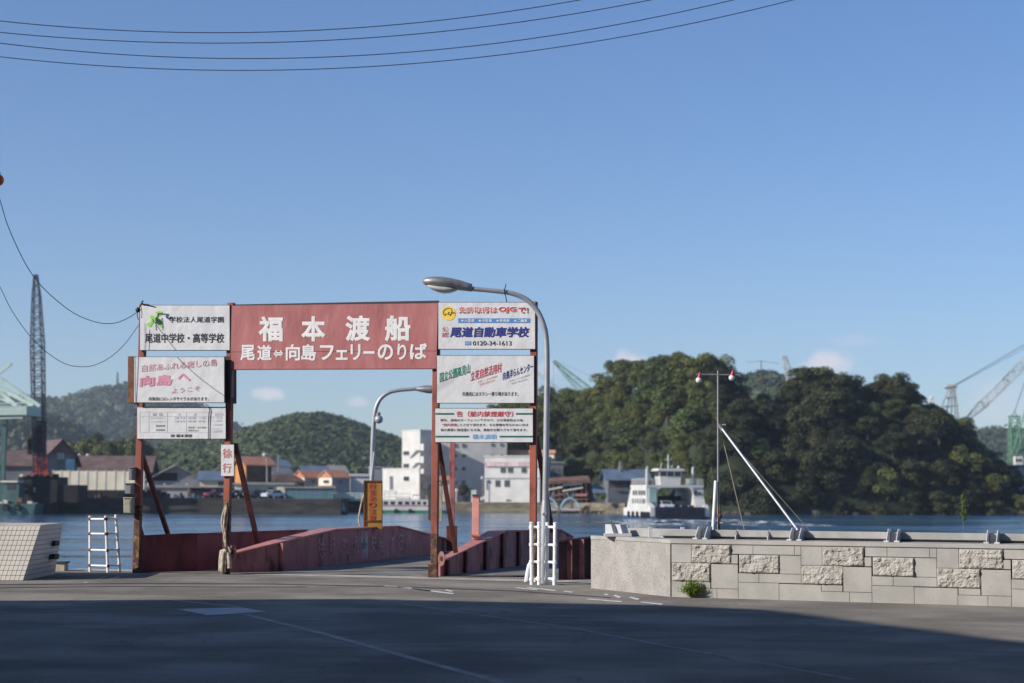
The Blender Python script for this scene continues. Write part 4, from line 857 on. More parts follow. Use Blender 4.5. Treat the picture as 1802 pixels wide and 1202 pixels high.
# white tube railings
def railing(label, uprights, rungs, Y, r=.026):
    b = at(uprights[0][0], uprights[0][2], Y); t = thing('white_railing', (b.x, Y, 0), label, 'railing', 'white tube railings')
    P = []
    for (x0, yt, yb, xt, dy) in uprights:
        a = at(xt, yt, Y + dy); c = Vector((at(x0, yb, Y + dy).x, Y + dy, 0)); m_ = MB(); m_.tube([c, a], r, M_WPIPE, 12); m_.ball(a, r * 1.25, M_WPIPE, 10, 6, (1, 1, .5)); part('upright', m_, t, smooth=50); P.append((c, a))
    for (i, j, f) in rungs:
        a = P[i][0].lerp(P[i][1], f); c = P[j][0].lerp(P[j][1], f); m_ = MB(); m_.tube([a, c], r * .72, M_WPIPE, 10)
        for e in (a, c): m_.tube([e - Vector((0, 0, .025)), e + Vector((0, 0, .025))], r * 1.35, M_RUST if i == 0 and Y > 31 else M_WPIPE, 10)
        part('rung', m_, t, smooth=50)
    return t
railing('folded white tube railing standing alone between the tiled wall and the gate', [(158.5, 909, 1002, 158.5, 0), (190, 909, 1002, 186, -.25), (211, 907, 1002, 204, -.1)],
        [(0, 1, .955), (0, 1, .69), (0, 1, .395), (0, 1, .115), (1, 2, .955), (1, 2, .69), (1, 2, .40), (1, 2, .12)], 32.6)
railing('white tube railing just left of the tall lamp post', [(935.5, 920, 1026, 935, 0), (948.5, 920, 1026, 948.5, -.02)], [(0, 1, .93), (0, 1, .65), (0, 1, .37), (0, 1, .09)], 28.72, .03)
railing('white tube railing just right of the tall lamp post', [(962.5, 921, 1026, 963, .1), (975.5, 921, 1027, 977, -.1)], [(0, 1, .94), (0, 1, .65), (0, 1, .37), (0, 1, .10)], 28.7, .031)
m_ = MB()
for pts in ([(931, 993), (928, 1006), (925, 1024)], [(933, 990), (930, 1003), (927, 1023)], [(932, 990), (937, 996)], [(941, 1024), (950, 1012)]): m_.tube([at(x, y, 29.7) for x, y in pts], .03, M_WPIPE, 6)
solo('rag', m_, 'white cloth strip hanging at the foot of the railing left of the lamp post', 'rag', smooth=60)
# street lamps
def lamp(label, base_, Yl, path, head, pr, mts=M_GALV, thick=None, sticker=None, dirv=-1):
    t = thing('street_lamp', base_, label, 'street lamp')
    if thick:
        zt = at(thick[1][0], thick[1][1], Yl).z; m_ = MB(); b0 = Vector(base_); tpx = at(*thick[1], Yl)
        m_.tube([b0 - Vector((0, 0, .1)), b0.lerp(Vector((tpx.x, Yl, zt - .18)), 1), Vector((tpx.x, Yl, zt))], [thick[0], thick[0] * .92, pr[0] * 1.02], mts, 20); part('base_tube', m_, t, smooth=40)
        start = [Vector((tpx.x, Yl, zt - .03))]
    else: start = [Vector(base_)]
    pts = start + [at(x, y, Yl) for x, y in path]
    # smooth the bend
    q = []
    for i in range(len(pts) - 1):
        p0, p1, p2, p3_ = pts[max(i - 1, 0)], pts[i], pts[i + 1], pts[min(i + 2, len(pts) - 1)]
        for s in range(6):
            u = s / 6; q.append(.5 * ((2 * p1) + (p2 - p0) * u + (2 * p0 - 5 * p1 + 4 * p2 - p3_) * u * u + (-p0 + 3 * p1 - 3 * p2 + p3_) * u ** 3))
    q.append(pts[-1]); m_ = MB(); m_.tube(q, list(np.linspace(pr[0], pr[1], len(q))), mts, 18); part('pole', m_, t, smooth=50)
    sc = mpp(Yl)
    def loft(sec, mt, nm, wk):
        m_ = MB(); n = 16; vs_ = []
        for (x, yt, yb, wd_) in sec:
            c = at(x, (yt + yb) / 2, Yl); hz = (yb - yt) / 2 * sc
            for j in range(n): a = 2 * math.pi * j / n; vs_.append(c + Vector((0, math.cos(a) * wd_, math.sin(a) * hz)))
        k_ = len(sec); fs_ = [(i * n + j, i * n + (j + 1) % n, (i + 1) * n + (j + 1) % n, (i + 1) * n + j) for i in range(k_ - 1) for j in range(n)]
        m_.add(vs_, fs_ + [tuple(range(n - 1, -1, -1)), tuple(range((k_ - 1) * n, k_ * n))], mt); part(nm, m_, t, smooth=60)
    loft(head[0], M_GALVD, 'lamp_head', 0)
    if head[1]: loft(head[1], M_LENS, 'diffuser', 0)
    return t
YL = gnd(955, 1026).y; bl = at(956, 1026, YL); bl.z = 0
L1 = lamp("tall grey street lamp with a curved arm in front of the gate's right side", bl, YL, [(961.5, 760), (962.5, 660), (961.5, 600), (956, 570), (944, 545), (926, 527), (903, 517), (880, 513), (827, 508)],
     ([(743, 493, 497, .02), (746, 490, 500, .07), (753, 487.5, 504, .12), (765, 486.3, 506, .155), (780, 487, 507, .16), (795, 489.5, 508, .14), (810, 493, 511.5, .10), (822, 497, 512.5, .07), (830.5, 499.5, 513.5, .06), (831, 500, 513, .05)],
      [(752, 501, 504.5, .06), (760, 502, 509.5, .12), (770, 503, 514, .14), (782, 504, 517, .14), (793, 505, 516, .11), (800, 506, 513.5, .07), (806, 507, 511, .03)]), (.053, .040), thick=(.082, (959.5, 880)))
m_ = MB(); p = at(957.5, 905, YL - .105); m_.slab([p + Vector(v) for v in ((0, 0, -.055), (.04, 0, 0), (0, 0, .055), (-.04, 0, 0))], (0, -1, 0), .006, T_WHITE); m_.slab([p + Vector((0, -.002, 0)) + Vector(v) * .75 for v in ((0, 0, -.055), (.04, 0, 0), (0, 0, .055), (-.04, 0, 0))], (0, -1, 0), .004, M_GALVD); part('sticker', m_, L1)
m_ = MB(); m_.tube([at(890.5, 500, YL), at(888.5, 508, YL - .04), at(888, 514, YL - .07), at(890, 522, YL - .06), at(892, 532, YL - .04)], .008, M_WIRE, 5); m_.tube([at(887, 509, YL), at(888, 514, YL - .075), at(889, 519, YL)], .009, M_WIRE, 5); part('wire_tie', m_, L1)
Y2 = 42.0; b2 = at(653, 860, Y2); b2.z = -.1
L2 = lamp('grey street lamp standing on the ramp, its arm seen under the red board', b2, Y2, [(655, 820), (657, 760), (660, 725), (668, 704), (682, 692), (700, 687), (735, 684)],
     ([(733, 681, 688, .05), (742, 679, 690, .09), (752, 678, 692, .12), (766, 679, 693, .14), (785, 681, 691, .10), (796, 684, 689, .03)], None), (.062, .045))
m_ = MB(); c = at(666.5, 738, Y2 - .1); m_.ball(c, .105, M_GALV, 14, 10); m_.tube([c + Vector((-.02, 0, .06)), c + Vector((.0, -.02, .17))], .05, M_GALVD, 10); m_.beam(c + Vector((0, .05, 0)), at(658.5, 740, Y2), .05, .05, M_GALVD)
part('floodlight', m_, L2, smooth=50)
m_ = MB(); m_.tube([at(654.5, 838, Y2 - .1), at(659, 795, Y2 - .1)], .03, M_GALV); part('antenna', m_, L2, smooth=50)
# twin floodlight pole on the quay
YT = 26.9; pt = at(1263.5, 950, YT); t = thing('floodlight_pole', (pt.x, YT, WT), 'thin steel pole behind the granite wall with two red and white floodlights', 'pole')
m_ = MB(); m_.tube([(pt.x, YT, 0), at(1263.3, 652, YT)], [.020, .014], M_GALVD, 10); part('mast', m_, t, smooth=50)
m_ = MB(); m_.tube([at(1225, 659, YT), at(1300, 660, YT)], .014, M_GALVD, 8); part('cross_arm', m_, t, smooth=50)
for (x, y) in ((1231, 662), (1288.5, 660)):
    sgn = -1 if x < 1260 else -.6
    m_ = MB(); c = at(x + sgn * 1.5, y + 7 if x < 1260 else y + 5, YT); m_.ball(c, .048, T_WHITE, 12, 8); part('bulb', m_, t, smooth=60)
    m_ = MB(); m_.tube([c + Vector((.008, 0, .035)), c + Vector((.02, 0, .10))], [.034, .024], M_REDP, 10); m_.tube([c + Vector((.02, 0, .10)), c + Vector((.022, 0, .13))], .012, M_REDP, 8); part('socket', m_, t, smooth=50)
m_ = MB(); m_.tube([at(1253.5, 950, YT - .1), at(1259.5, 846, YT - .05)], .026, M_WPIPE, 12); part('conduit', m_, t, smooth=50)
m_ = MB(); m_.tube([at(1265, 945, YT - .05), at(1266, 890, YT - .05)], .02, M_RUSTW, 8); m_.beam(at(1261, 920, YT - .06), at(1272, 920, YT - .06), .015, .02, M_BRKT); m_.ball(at(1266.5, 908, YT - .06), .04, M_RUSTW, 8, 6); part('clamp', m_, t, smooth=50)
m_ = MB(); m_.tube([at(1264, 747, YT - .02), at(1272, 757, YT - .04)], .03, M_GALVD, 8); m_.beam(at(1262, 748, YT), at(1277, 747, YT), .02, .02, M_CREAM); part('bracket', m_, t, smooth=50)
m_ = MB(); m_.tube([at(1271, 755, YT - .05), at(1404, 933, 25.75)], .021, M_GALV, 10); part('stay_tube', m_, t, smooth=50)
for (a, b, yb) in (((1268, 756), (1311, 938), 27.4), ((1290, 781), (1432, 942), 27.4)): m_ = MB(); m_.tube([at(*a, YT), at(*b, yb)], .007, M_CREAM, 5); part('guy_wire', m_, t)
# overhead wires
def wire(name, pts, Ys, r, label, cat='cable', group=None, mt=M_WIRE):
    X = [p[0] for p in pts]; q = []
    for x in np.linspace(X[0], X[-1], 40):
        co = np.polyfit([p[0] for p in pts], [p[1] for p in pts], 2) if len(pts) <= 4 else None
        y = np.polyval(co, x) if co is not None else np.interp(x, X, [p[1] for p in pts])
        q.append(at(x, y, np.interp(x, [X[0], X[-1]], Ys)))
    m_ = MB(); m_.tube(q, r, mt, 5); return solo(name, m_, label, cat, group, smooth=60)
for i, (pp, yy, lb) in enumerate((([(-500, -30), (0, 37), (350, 57.5), (1020, 0), (1500, -90)], 20.6, 'topmost of the four overhead cables crossing the sky'), ([(-500, -16), (0, 57), (370, 76), (1145, 0), (1600, -82)], 20.9, 'second overhead cable from the top'),
      ([(-500, 2), (0, 76), (400, 103), (1290, 0), (1700, -75)], 21.2, 'third overhead cable from the top'), ([(-500, 24), (0, 100), (430, 124), (1395, 0), (1800, -75)], 21.6, 'lowest of the four overhead cables crossing the sky'))):
    wire('overhead_cable', [pp[1], pp[2], pp[3]], (20, 20), .011, lb) if False else None
    co = np.polyfit([p[0] for p in pp[1:4]], [p[1] for p in pp[1:4]], 2); q = [at(x, np.polyval(co, x), yy) for x in np.linspace(-500, 1900, 60)]
    m_ = MB(); m_.tube(q, .0055, M_WIRE, 5); solo('overhead_cable', m_, lb, 'cable', 'overhead cables', smooth=60)
sag1 = [(-60, 150), (0, 352), (15, 400), (40, 455), (62, 490), (90, 520), (130, 551), (170, 567), (200, 569), (225, 560), (243, 548)]
sag2 = [(-60, 390), (0, 505), (20, 545), (50, 588), (80, 618), (110, 638), (135, 645), (165, 643), (195, 628), (220, 605), (240, 578), (246, 570)]
def spl(pts, Ya, Yb, r, nm, lb, n=5):
    P = [Vector((x, y, 0)) for x, y in pts]; q = []
    for i in range(len(P) - 1):
        p0, p1_, p2_, p3_ = P[max(i - 1, 0)], P[i], P[i + 1], P[min(i + 2, len(P) - 1)]
        for s in range(5):
            u = s / 5; v = .5 * ((2 * p1_) + (p2_ - p0) * u + (2 * p0 - 5 * p1_ + 4 * p2_ - p3_) * u * u + (-p0 + 3 * p1_ - 3 * p2_ + p3_) * u ** 3); q.append(v)
    q.append(P[-1]); x0, x1 = P[0].x, P[-1].x; m_ = MB(); m_.tube([at(v.x, v.y, Ya + (Yb - Ya) * (v.x - x0) / (x1 - x0)) for v in q], r, M_WIRE, n)
    return solo(nm, m_, lb, 'cable', smooth=60)
spl(sag1, 27, 31.9, .007, 'service_cable', 'upper sagging cable from the left edge to the top corner of the school board')
spl(sag2, 30.6, 31.95, .006, 'service_cable', 'lower sagging cable ending lower down the left edge of the school board')
m_ = MB(); m_.tube([at(x, y, 31.85) for x, y in ((241, 547), (246, 540), (250, 535), (262, 538), (275, 541))], .012, M_WIRE, 5); m_.tube([at(x, y, 31.85) for x, y in ((242, 549), (241.5, 556), (243.5, 563))], .008, M_WIRE, 5)
m_.ball(at(243, 545.5, 31.82), .05, M_WIRE, 8, 6); m_.tube([at(x, y, 31.75) for x, y in ((252, 529), (249, 533), (255, 537), (262, 536))], .018, M_WIRE, 5)
m_.tube([at(x, y, 31.8) for x, y in ((248, 538), (250, 552), (249, 560))], .007, M_WIRE, 5); solo('cable_splice', m_, 'tangled black cable ends at the top left corner of the gate', 'cable')
# the orange lamp at the left edge
p = at(-4, 317, 24); t = thing('warning_lamp', p, 'orange globe lamp just showing at the left edge of the sky', 'lamp'); m_ = MB(); m_.ball(p, .088, M_ORANGE, 18, 12); part('globe', m_, t, smooth=80)
m_ = MB(); m_.tube([p + Vector((-.01, 0, .075)), p + Vector((-.02, 0, .11))], .05, M_BLACK, 12); m_.tube([p + Vector((-.02, 0, .1)), p + Vector((-.35, 0, .16)), p + Vector((-.9, 0, .1))], .02, M_GALV, 8); part('bracket', m_, t, smooth=60)
# weeds
def weed(p, r, h, n, size, label, mt, tall=False):
    t = thing('weed', p, label, 'plant'); p = Vector(p); st = MB(); C_, N_ = [], []
    for i in range(n):
        a = rng.uniform(0, 6.28); e = rng.uniform(.15, 1); tip = p + Vector((math.cos(a) * r * e, math.sin(a) * r * e * .6, h * rng.uniform(.45, 1.05) * (1.15 - .5 * e)))
        mid = p.lerp(tip, .5) + Vector((0, 0, h * .12)); st.tube([p, mid, tip], [.004, .003, .0015], mt, 4)
        for s in np.linspace(.2, 1, 14): q = p.lerp(mid, min(1, s * 2)) if s < .5 else mid.lerp(tip, s * 2 - 1); C_.append(q + Vector(rng.normal(0, .016, 3))); N_.append((math.cos(a), math.sin(a), .5))
    P, F = leaf_quads(np.array([list(c) for c in C_]), np.array(N_), size, mt, .9, .8)
    link('leaves', np_mesh('leaves', P, F, mt, base(t)), t); part('stem', st, t)
pw = c1 + wd * (wu(1222)) + wn * .13; pw.z = 0
weed(pw, .23, .27, 120, .020, 'bright green weed clump growing at the foot of the granite wall', M_WEED)
pw = at(1697, 948, 25.2); pw.z = WT; t = thing('weed', pw, 'single tall seedy weed stalk standing behind the rail on the right', 'plant'); st = MB(); top = at(1694, 866, 25.2)
st.tube([pw, pw.lerp(top, .5) + Vector((-.012, 0, 0)), top], [.005, .004, .002], M_WEED, 5); part('stem', st, t)
C_ = []; N_ = []
for i in range(420):
    s = rng.uniform(.42, 1.0); w_ = .075 * math.sin(min(1, (s - .36) / .64 * 1.05) * math.pi) ** .8; a = rng.uniform(0, 6.28); q = pw.lerp(top, s); C_.append((q.x + math.cos(a) * w_ * rng.uniform(.1, 1), q.y + math.sin(a) * w_, q.z)); N_.append((math.cos(a), math.sin(a), .4))
P, F = leaf_quads(np.array(C_), np.array(N_), .018, M_LEAFB, .9); link('leaves', np_mesh('leaves', P, F, M_LEAFB, base(t)), t)

# ================================================================ TOWN BEHIND AND BESIDE THE CAMERA (its roof throws the shade on the road)
M_TOWN = mat('town render', (.30, .28, .25), .85, .15, .6); M_TOWN2 = mat('town plaster', (.22, .21, .20), .85, .15, .6)
def town(pts, h, label, mt):
    P = [Vector((*p, 0)) for p in pts]; n = len(P); t = thing('street_building', sum(P, Vector()) / n, label, 'building'); m_ = MB()
    m_.add([p for p in P] + [p + Vector((0, 0, h)) for p in P], [tuple(range(n))[::-1], tuple(range(n, 2 * n))] + [(i, (i + 1) % n, n + (i + 1) % n, n + i) for i in range(n)], mt); part('wall', m_, t)
    cnt = 0
    for i in range(n):
        a, b = P[i], P[(i + 1) % n]; d = b - a; k_ = int(d.length / 2.6); nn = Vector((d.y, -d.x, 0)).normalized()
        for f in range(int(h / 3.1)):
            for j in range(k_):
                c = a + d * ((j + .5) / k_) + Vector((0, 0, 1.2 + f * 3.0)); dn = d.normalized()
                cnt += 1
                if cnt < 60: wm = MB(); wm.slab([c - dn * .6 + nn * .02, c + dn * .6 + nn * .02, c + dn * .6 + nn * .02 + Vector((0, 0, 1.2)), c - dn * .6 + nn * .02 + Vector((0, 0, 1.2))], nn, .03, M_GLASS); part('window', wm, t)
town([(-12, -30), (-11.6, -2), (-15.83, 7.7), (-17.72, 12.45), (-19.1, 13.25), (-23.3, 14.3), (-28.3, 13.5), (-45, 13.0), (-45, -30)], 12.0, 'pale street building outside the picture on the left that shades the road', M_TOWN)
town([(10, -6), (30, -6), (30, 12), (9.5, 12)], 11, 'low street building added outside the picture on the right to shape the light', M_TOWN)  # added out of view to cut skylight and bounce sun onto the road
town([(-11, -34), (45, -34), (45, -8), (-11, -8)], 21.0, 'grey street building added unseen behind the camera to hold back skylight', M_TOWN2)  # added unseen, its height chosen to darken the road shade
ar = thing('shade_canopy', (-1, 2, 0), 'flat canopy on posts added unseen above the camera to deepen the road shade', 'canopy')  # invented roof out of view, added to block skylight from the road
m_ = MB(); m_.box((-11, -7.5, 6.2), (9.0, 7.6, 6.5), M_TOWN2); part('roof', m_, ar)
for x in (-10.6, 8.6):
    for y in (-7, 7.2): m_ = MB(); m_.tube([(x, y, 0), (x, y, 6.198)], .12, M_GALVD, 10); part('post', m_, ar)
# ================================================================ FAR SHORE
K_ = dict(white=mat('far white render', (.58, .56, .52), .8, .07, .4), cream=mat('far cream render', (.70, .62, .48), .8, .08, .4), grey=mat('far grey wall', (.33, .33, .34), .85, .1, .4), dgrey=mat('far dark grey wall', (.13, .14, .155), .85, .15, .5),
          brown=mat('far brown roof', (.135, .09, .08), .85, .2, .5, stretch=(1, 1, 3)), tin=mat('far tin roof', (.27, .255, .245), .7, .15, .5), brick=mat('far orange tile roof', (.48, .22, .13), .8, .12, 1.2), orange=mat('far orange wall', (.48, .21, .07), .8, .1, .6),
          dwood=mat('far dark timber', (.10, .065, .05), .85, .3, .6), blue=mat('far blue sheet', (.11, .19, .22), .6, .12, .5, stretch=(4, 4, .2)), bluer=mat('far blue roof', (.115, .155, .215), .6, .12, .6), salmon=mat('far salmon roof', (.52, .27, .18), .8, .1, .7),
          teal=mat('pale green crane paint', (.50, .60, .52), .5, .12, .5), tealsh=mat('teal hull paint', (.06, .12, .11), .6, .2, .5), dark=mat('dark machinery', (.012, .011, .012), .8, .4, .7), green=mat('far green net roof', (.11, .15, .075), .9, .2, .5),
          glass=M_GLASS, pink=mat('faded pink fascia', (.55, .40, .40), .8, .2, 1.2), lblue=mat('light blue paint', (.26, .46, .56), .6, .12, .6), black=M_BLACK, crgreen=mat('green crane paint', (.13, .26, .17), .6, .2, .3), crgrey=mat('pale crane steel', (.42, .43, .40), .6, .2, .3),
          red=mat('red crane paint', (.35, .045, .04), .6, .2, .5), lattice=mat('dark lattice steel', (.05, .05, .06), .6, .2, .5), rust=mat('rust timber', (.19, .11, .075), .9, .3, .5))
Z3 = Vector((0, 0, 1))
class Bld:
    def __init__(s, name, label, cx, Y, lx, rx, ang, ty, zb, wall, wallR=None, cat='building', roofm=None, top=True):
        s.a = R(ang); s.C = at(cx, ty, Y); s.dR = Vector((math.cos(s.a), math.sin(s.a), 0)); s.dL = Vector((-math.sin(s.a), math.cos(s.a), 0)); c = Vector((s.C.x, s.C.y, zb)); s.zb = zb; s.h = s.C.z - zb
        def ext(d, px):
            for L_ in np.arange(.2, 90, .15):
                q = c + d * L_; k = FPX * q.x / (q.y * math.cos(PITCH)) + 901
                if (px > cx and k >= px) or (px < cx and k <= px): return L_
            return 14.0
        s.LR = ext(s.dR, rx) if rx is not None else 10.0; s.LL = ext(s.dL, lx) if (lx is not None and lx < cx - .4) else 9.0; s.c = c
        s.t = thing(name, c + s.dR * s.LR / 2 + s.dL * s.LL / 2, label, cat)
        m_ = MB(); p = [c, c + s.dR * s.LR, c + s.dR * s.LR + s.dL * s.LL, c + s.dL * s.LL]; u = Z3 * s.h; s.p = p
        m_.hexa(p + [q + u for q in p], wall); part('wall', m_, s.t)
        s.nR = Vector((math.sin(s.a), -math.cos(s.a), 0)); s.nL = Vector((-math.cos(s.a), -math.sin(s.a), 0))
    def flat_roof(s, mt, th=.35, ov=.25):
        u = Z3 * (s.h + .003); m_ = MB(); q = [s.p[0] - s.dR * ov - s.dL * ov, s.p[1] + s.dR * ov - s.dL * ov, s.p[2] + s.dR * ov + s.dL * ov, s.p[3] - s.dR * ov + s.dL * ov]
        m_.hexa([v + u for v in q] + [v + u + Z3 * th for v in q], mt); part('roof', m_, s.t); return s
    def gable(s, mt, rise, ridge='R', ov=.45, th=.22):
        u = Z3 * s.h; m_ = MB(); g_ = MB(); A = s.dR if ridge == 'R' else s.dL; B = s.dL if ridge == 'R' else s.dR; LA, LB = (s.LR, s.LL) if ridge == 'R' else (s.LL, s.LR)
        c = s.p[0] + u; r0 = c + B * LB / 2 + Z3 * rise; e0 = c; sl = rise / (LB / 2)
        for sg, e in ((1, c), (-1, c + B * LB)):
            lo = e - B * sg * ov - Z3 * ov * sl; P = [lo - A * ov, lo + A * (LA + ov), r0 + A * (LA + ov), r0 - A * ov]
            m_.hexa([v + Z3 * .02 for v in P] + [v + Z3 * (th + .02) for v in P], mt)
        part('roof', m_, s.t)
        for k in (0, LA): g_ = MB(); g_.add([c + A * k, c + A * k + B * LB, c + A * k + B * LB / 2 + Z3 * (rise - .02)], [(0, 1, 2)], s.t.children[0].data.materials[0]); part('gable_end', g_, s.t)
        return s
    def win(s, rects, face='R', mt=None, nm='window', lift=.06, fr=None):
        n = s.nR if face == 'R' else s.nL
        for (x0, y0, x1, y1) in rects:
            m_ = MB(); P = [onp(x, y, s.C, n) for x, y in ((x0, y1), (x1, y1), (x1, y0), (x0, y0))]; m_.slab([q + n * lift for q in P], n, .1, mt or K_['glass'])
            if nm == 'window':
                for a, b in ((P[0], P[1]), (P[1], P[2]), (P[2], P[3]), (P[3], P[0]), ((P[0] + P[1]) / 2, (P[2] + P[3]) / 2)): m_.beam(a + n * .1, b + n * .1, .07, .08, fr or K_['grey'])
            part(nm, m_, s.t)
        return s
# --- shipyard, left
Bld('shipyard_shed', 'long low brown roofed shed at the far left behind the pale green crane', -60, 340, None, 118, 2, 816, .55, K_['dgrey']).gable(K_['brown'], 2.6, 'R', .8)
Bld('shipyard_shed', 'tall dark gabled shed with a pale side strip behind the crawler crane', 84, 334, 58, 132, 28, 800, .55, K_['dgrey']).gable(K_['brown'], 2.9, 'L', .6).win([(101, 797, 113, 808)], 'R', K_['grey'], 'panel').win([(116, 808, 131, 829)], 'R', K_['lblue'], 'shutter')
b = Bld('warehouse', 'long brown roofed warehouse with two white roof vents behind the cream panel fence', 133, 352, None, 262, 3, 832, .55, K_['dgrey']).gable(K_['brown'], 3.4, 'R', .8)
for px in (139, 154.5):
    m_ = MB(); q = at(px, 806, 358); m_.tube([q - Z3 * .4, q + Z3 * .35], .25, K_['white'], 8); m_.ball(q + Z3 * .5, .42, K_['white'], 8, 6); part('roof_vent', m_, b.t)
fe = thing('panel_fence', at(175, 859, 309), 'long cream panel fence with pale posts along the shipyard quay', 'fence'); m_ = MB(); a, b_ = at(92, 859, 309), at(254, 859, 309); zt = at(170, 829, 309).z; zb = .57
m_.hexa([Vector((a.x, 309, zb)), Vector((b_.x, 309, zb)), Vector((b_.x, 309.2, zb)), Vector((a.x, 309.2, zb)), Vector((a.x, 309, zt)), Vector((b_.x, 309, zt)), Vector((b_.x, 309.2, zt)), Vector((a.x, 309.2, zt))], K_['cream']); part('panel', m_, fe)
for px in (93, 107, 121, 137, 153, 169, 185, 202, 218, 236, 253):
    m_ = MB(); x = at(px, 850, 309).x; m_.box((x - .12, 308.93, zb), (x + .14, 309, zt + .15), K_['white']); part('post', m_, fe)
b = Bld('warehouse', 'grey tin warehouse with an open dark gable and a low lean-to in front', 262, 345, None, 356, 14, 843, .55, K_['grey']).gable(K_['tin'], 2.7, 'L', .7)
b.win([(264, 832, 312, 846)], 'R', K_['dark'], 'opening', .12)
b2_ = Bld('lean_to_shed', 'low grey lean-to with a pale sloping roof in front of the tin warehouse', 256, 330, None, 331, 4, 858, .55, K_['grey']); b2_.flat_roof(K_['tin'], .5, .5)
for px in (290, 329): b2_.win([(px - 1, 850, px + 1, 858)], 'R', K_['white'], 'lamp', .3)
Bld('house', 'small cream house with a blue solar roof behind the parked cars', 352, 330, None, 396, 8, 845, .55, K_['cream']).gable(K_['bluer'], 1.6, 'R', .5).win([(384, 848, 394, 855)])
b = Bld('open_shed', 'open dark shed full of clutter on the quay left of the red car', 334, 318, None, 396, 3, 858, .55, K_['dwood']); b.flat_roof(K_['tin'], .25, .6); b.win([(337, 861, 392, 877)], 'R', K_['dark'], 'opening')
Bld('house', 'tall orange house with a red brown roof and a right side coloured dark as shade', 433, 325, 415, 478, 40, 816, .55, K_['orange']).gable(K_['brick'], 1.2, 'R', .7).win([(435, 818, 477, 848)], 'R', K_['dwood'], 'side_shade', .05)  # dark slab puts the right face's shade into its colour
Bld('house', 'dark roofed house half hidden behind the second gate post', 405, 335, None, 425, 5, 842, .55, K_['dgrey']).gable(K_['dwood'], 1.2, 'R')
b = Bld('workshop', 'low white workshop with a long pale tin roof behind the dark cars', 436, 318, None, 512, 4, 853, .55, K_['white']); b.flat_roof(K_['tin'], .45, .9); b.win([(452, 861, 458, 866)]); b.win([(472, 858, 480, 868)], 'R', K_['dark'], 'doorway')
b = Bld('workshop', 'small white hut standing between the two groups of dark cars', 413, 316, None, 425, 4, 853, .55, K_['white']).flat_roof(K_['tin'], .3, .4)
b = Bld('blue_shed', 'long blue grey sheet shed with a pale end standing at the quay edge', 502, 306, 487, 587, 6, 859, .55, K_['blue']); b.flat_roof(K_['tin'], .3, .3)
b.win([(487, 857, 501, 881.5)], 'R', K_['cream'], 'end_bay', .12)
Bld('house', 'grey tiled house in the hillside village left of the orange roofed pair', 487, 380, None, 517, 25, 838, .3, K_['grey']).gable(K_['dgrey'], 1.8, 'R')
Bld('house', 'blue grey roofed house higher up the village behind the orange roofs', 488, 420, None, 512, 30, 822, .3, K_['grey']).gable(K_['bluer'], 1.7, 'R')
Bld('house', 'pale house at the village edge below the round hill', 477, 400, None, 488, 25, 812, .3, K_['grey']).flat_roof(K_['tin'])
Bld('house', 'low dark tiled house in front of the grey village house', 480, 350, None, 530, 12, 848, .3, K_['dgrey']).gable(K_['dwood'], 1.4, 'R')
Bld('house', 'house with a hazy lilac roof behind the orange roofed pair', 535, 430, None, 580, 15, 832, .3, K_['grey']).gable(K_['bluer'], 1.6, 'R')
Bld('house', 'pale distant house with a pitched roof above the white cube building', 585, 450, None, 612, 20, 832, .3, K_['grey']).gable(K_['tin'], 1.8, 'R')
for (cx, l, r, lb) in ((536, 518, 568, 'left of two cream gabled houses with orange roofs'), (584, 562, 615, 'right of two cream gabled houses with orange roofs, a dark window under its gable')):
    b = Bld('house', lb, cx, 352 if cx < 550 else 346, l, r, 42, 841, .0, K_['cream']); b.gable(K_['brick'], 1.4, 'R', .25)
    b.win([(cx + 12, 845, cx + 18, 850)]); b.win([(cx - 14, 845, cx - 5, 850)], 'L'); b.win([(cx + 1.0, 842.5, (569 if cx < 550 else 614), 869)], 'R', K_['grey'], 'shaded_side', .03)  # grey slab over the cream right wall paints its shade
    g_ = thing
Bld('low_house', 'low wall with an orange tiled coping in front of the right gabled house', 560, 325, None, 588, 4, 858, .0, K_['cream']).flat_roof(K_['brick'], .35, .4)
Bld('cube_building', 'plain white cube shaped building behind the amber sign', 617, 350, None, 655, 6, 838, .0, K_['white']).flat_roof(K_['white'], .5, .35)
Bld('grey_block', 'distant grey block under the head of the second street lamp', 655, 460, None, 692, 10, 823, .0, K_['grey']).flat_roof(K_['grey'])
m_ = MB(); a, b_ = at(587, 872, 322), at(650, 872, 322); t = thing('quay_railing', (a + b_) / 2, 'pale green railing and steps on the quay right of the blue shed', 'railing')
for y in (868, 872, 876): m_.beam(at(587, y, 322), at(652, y, 322), .12, .18, K_['teal'])
part('rail', m_, t); m_ = MB()
for px in range(588, 653, 8): m_.beam(at(px, 867, 322), at(px, 882, 322), .14, .14, K_['teal'])
part('post', m_, t)
# ball on a pole
q0, q1 = at(470, 850, 322), at(470, 797, 322); t = thing('ball_aerial', q0, 'white ball on a tall pole in front of the orange house', 'pole'); m_ = MB(); m_.tube([q0, q1], .16, K_['tin'], 8); part('pole', m_, t); m_ = MB(); m_.ball(at(465.5, 800.5, 322), .38, K_['white'], 10, 8); part('ball', m_, t, smooth=60)
q0, q1 = at(489.5, 830, 380), at(489.5, 800, 380); m_ = MB(); m_.tube([q0, q1], .16, K_['tin'], 6); solo('utility_pole', m_, 'thin grey pole above the village houses', 'pole')
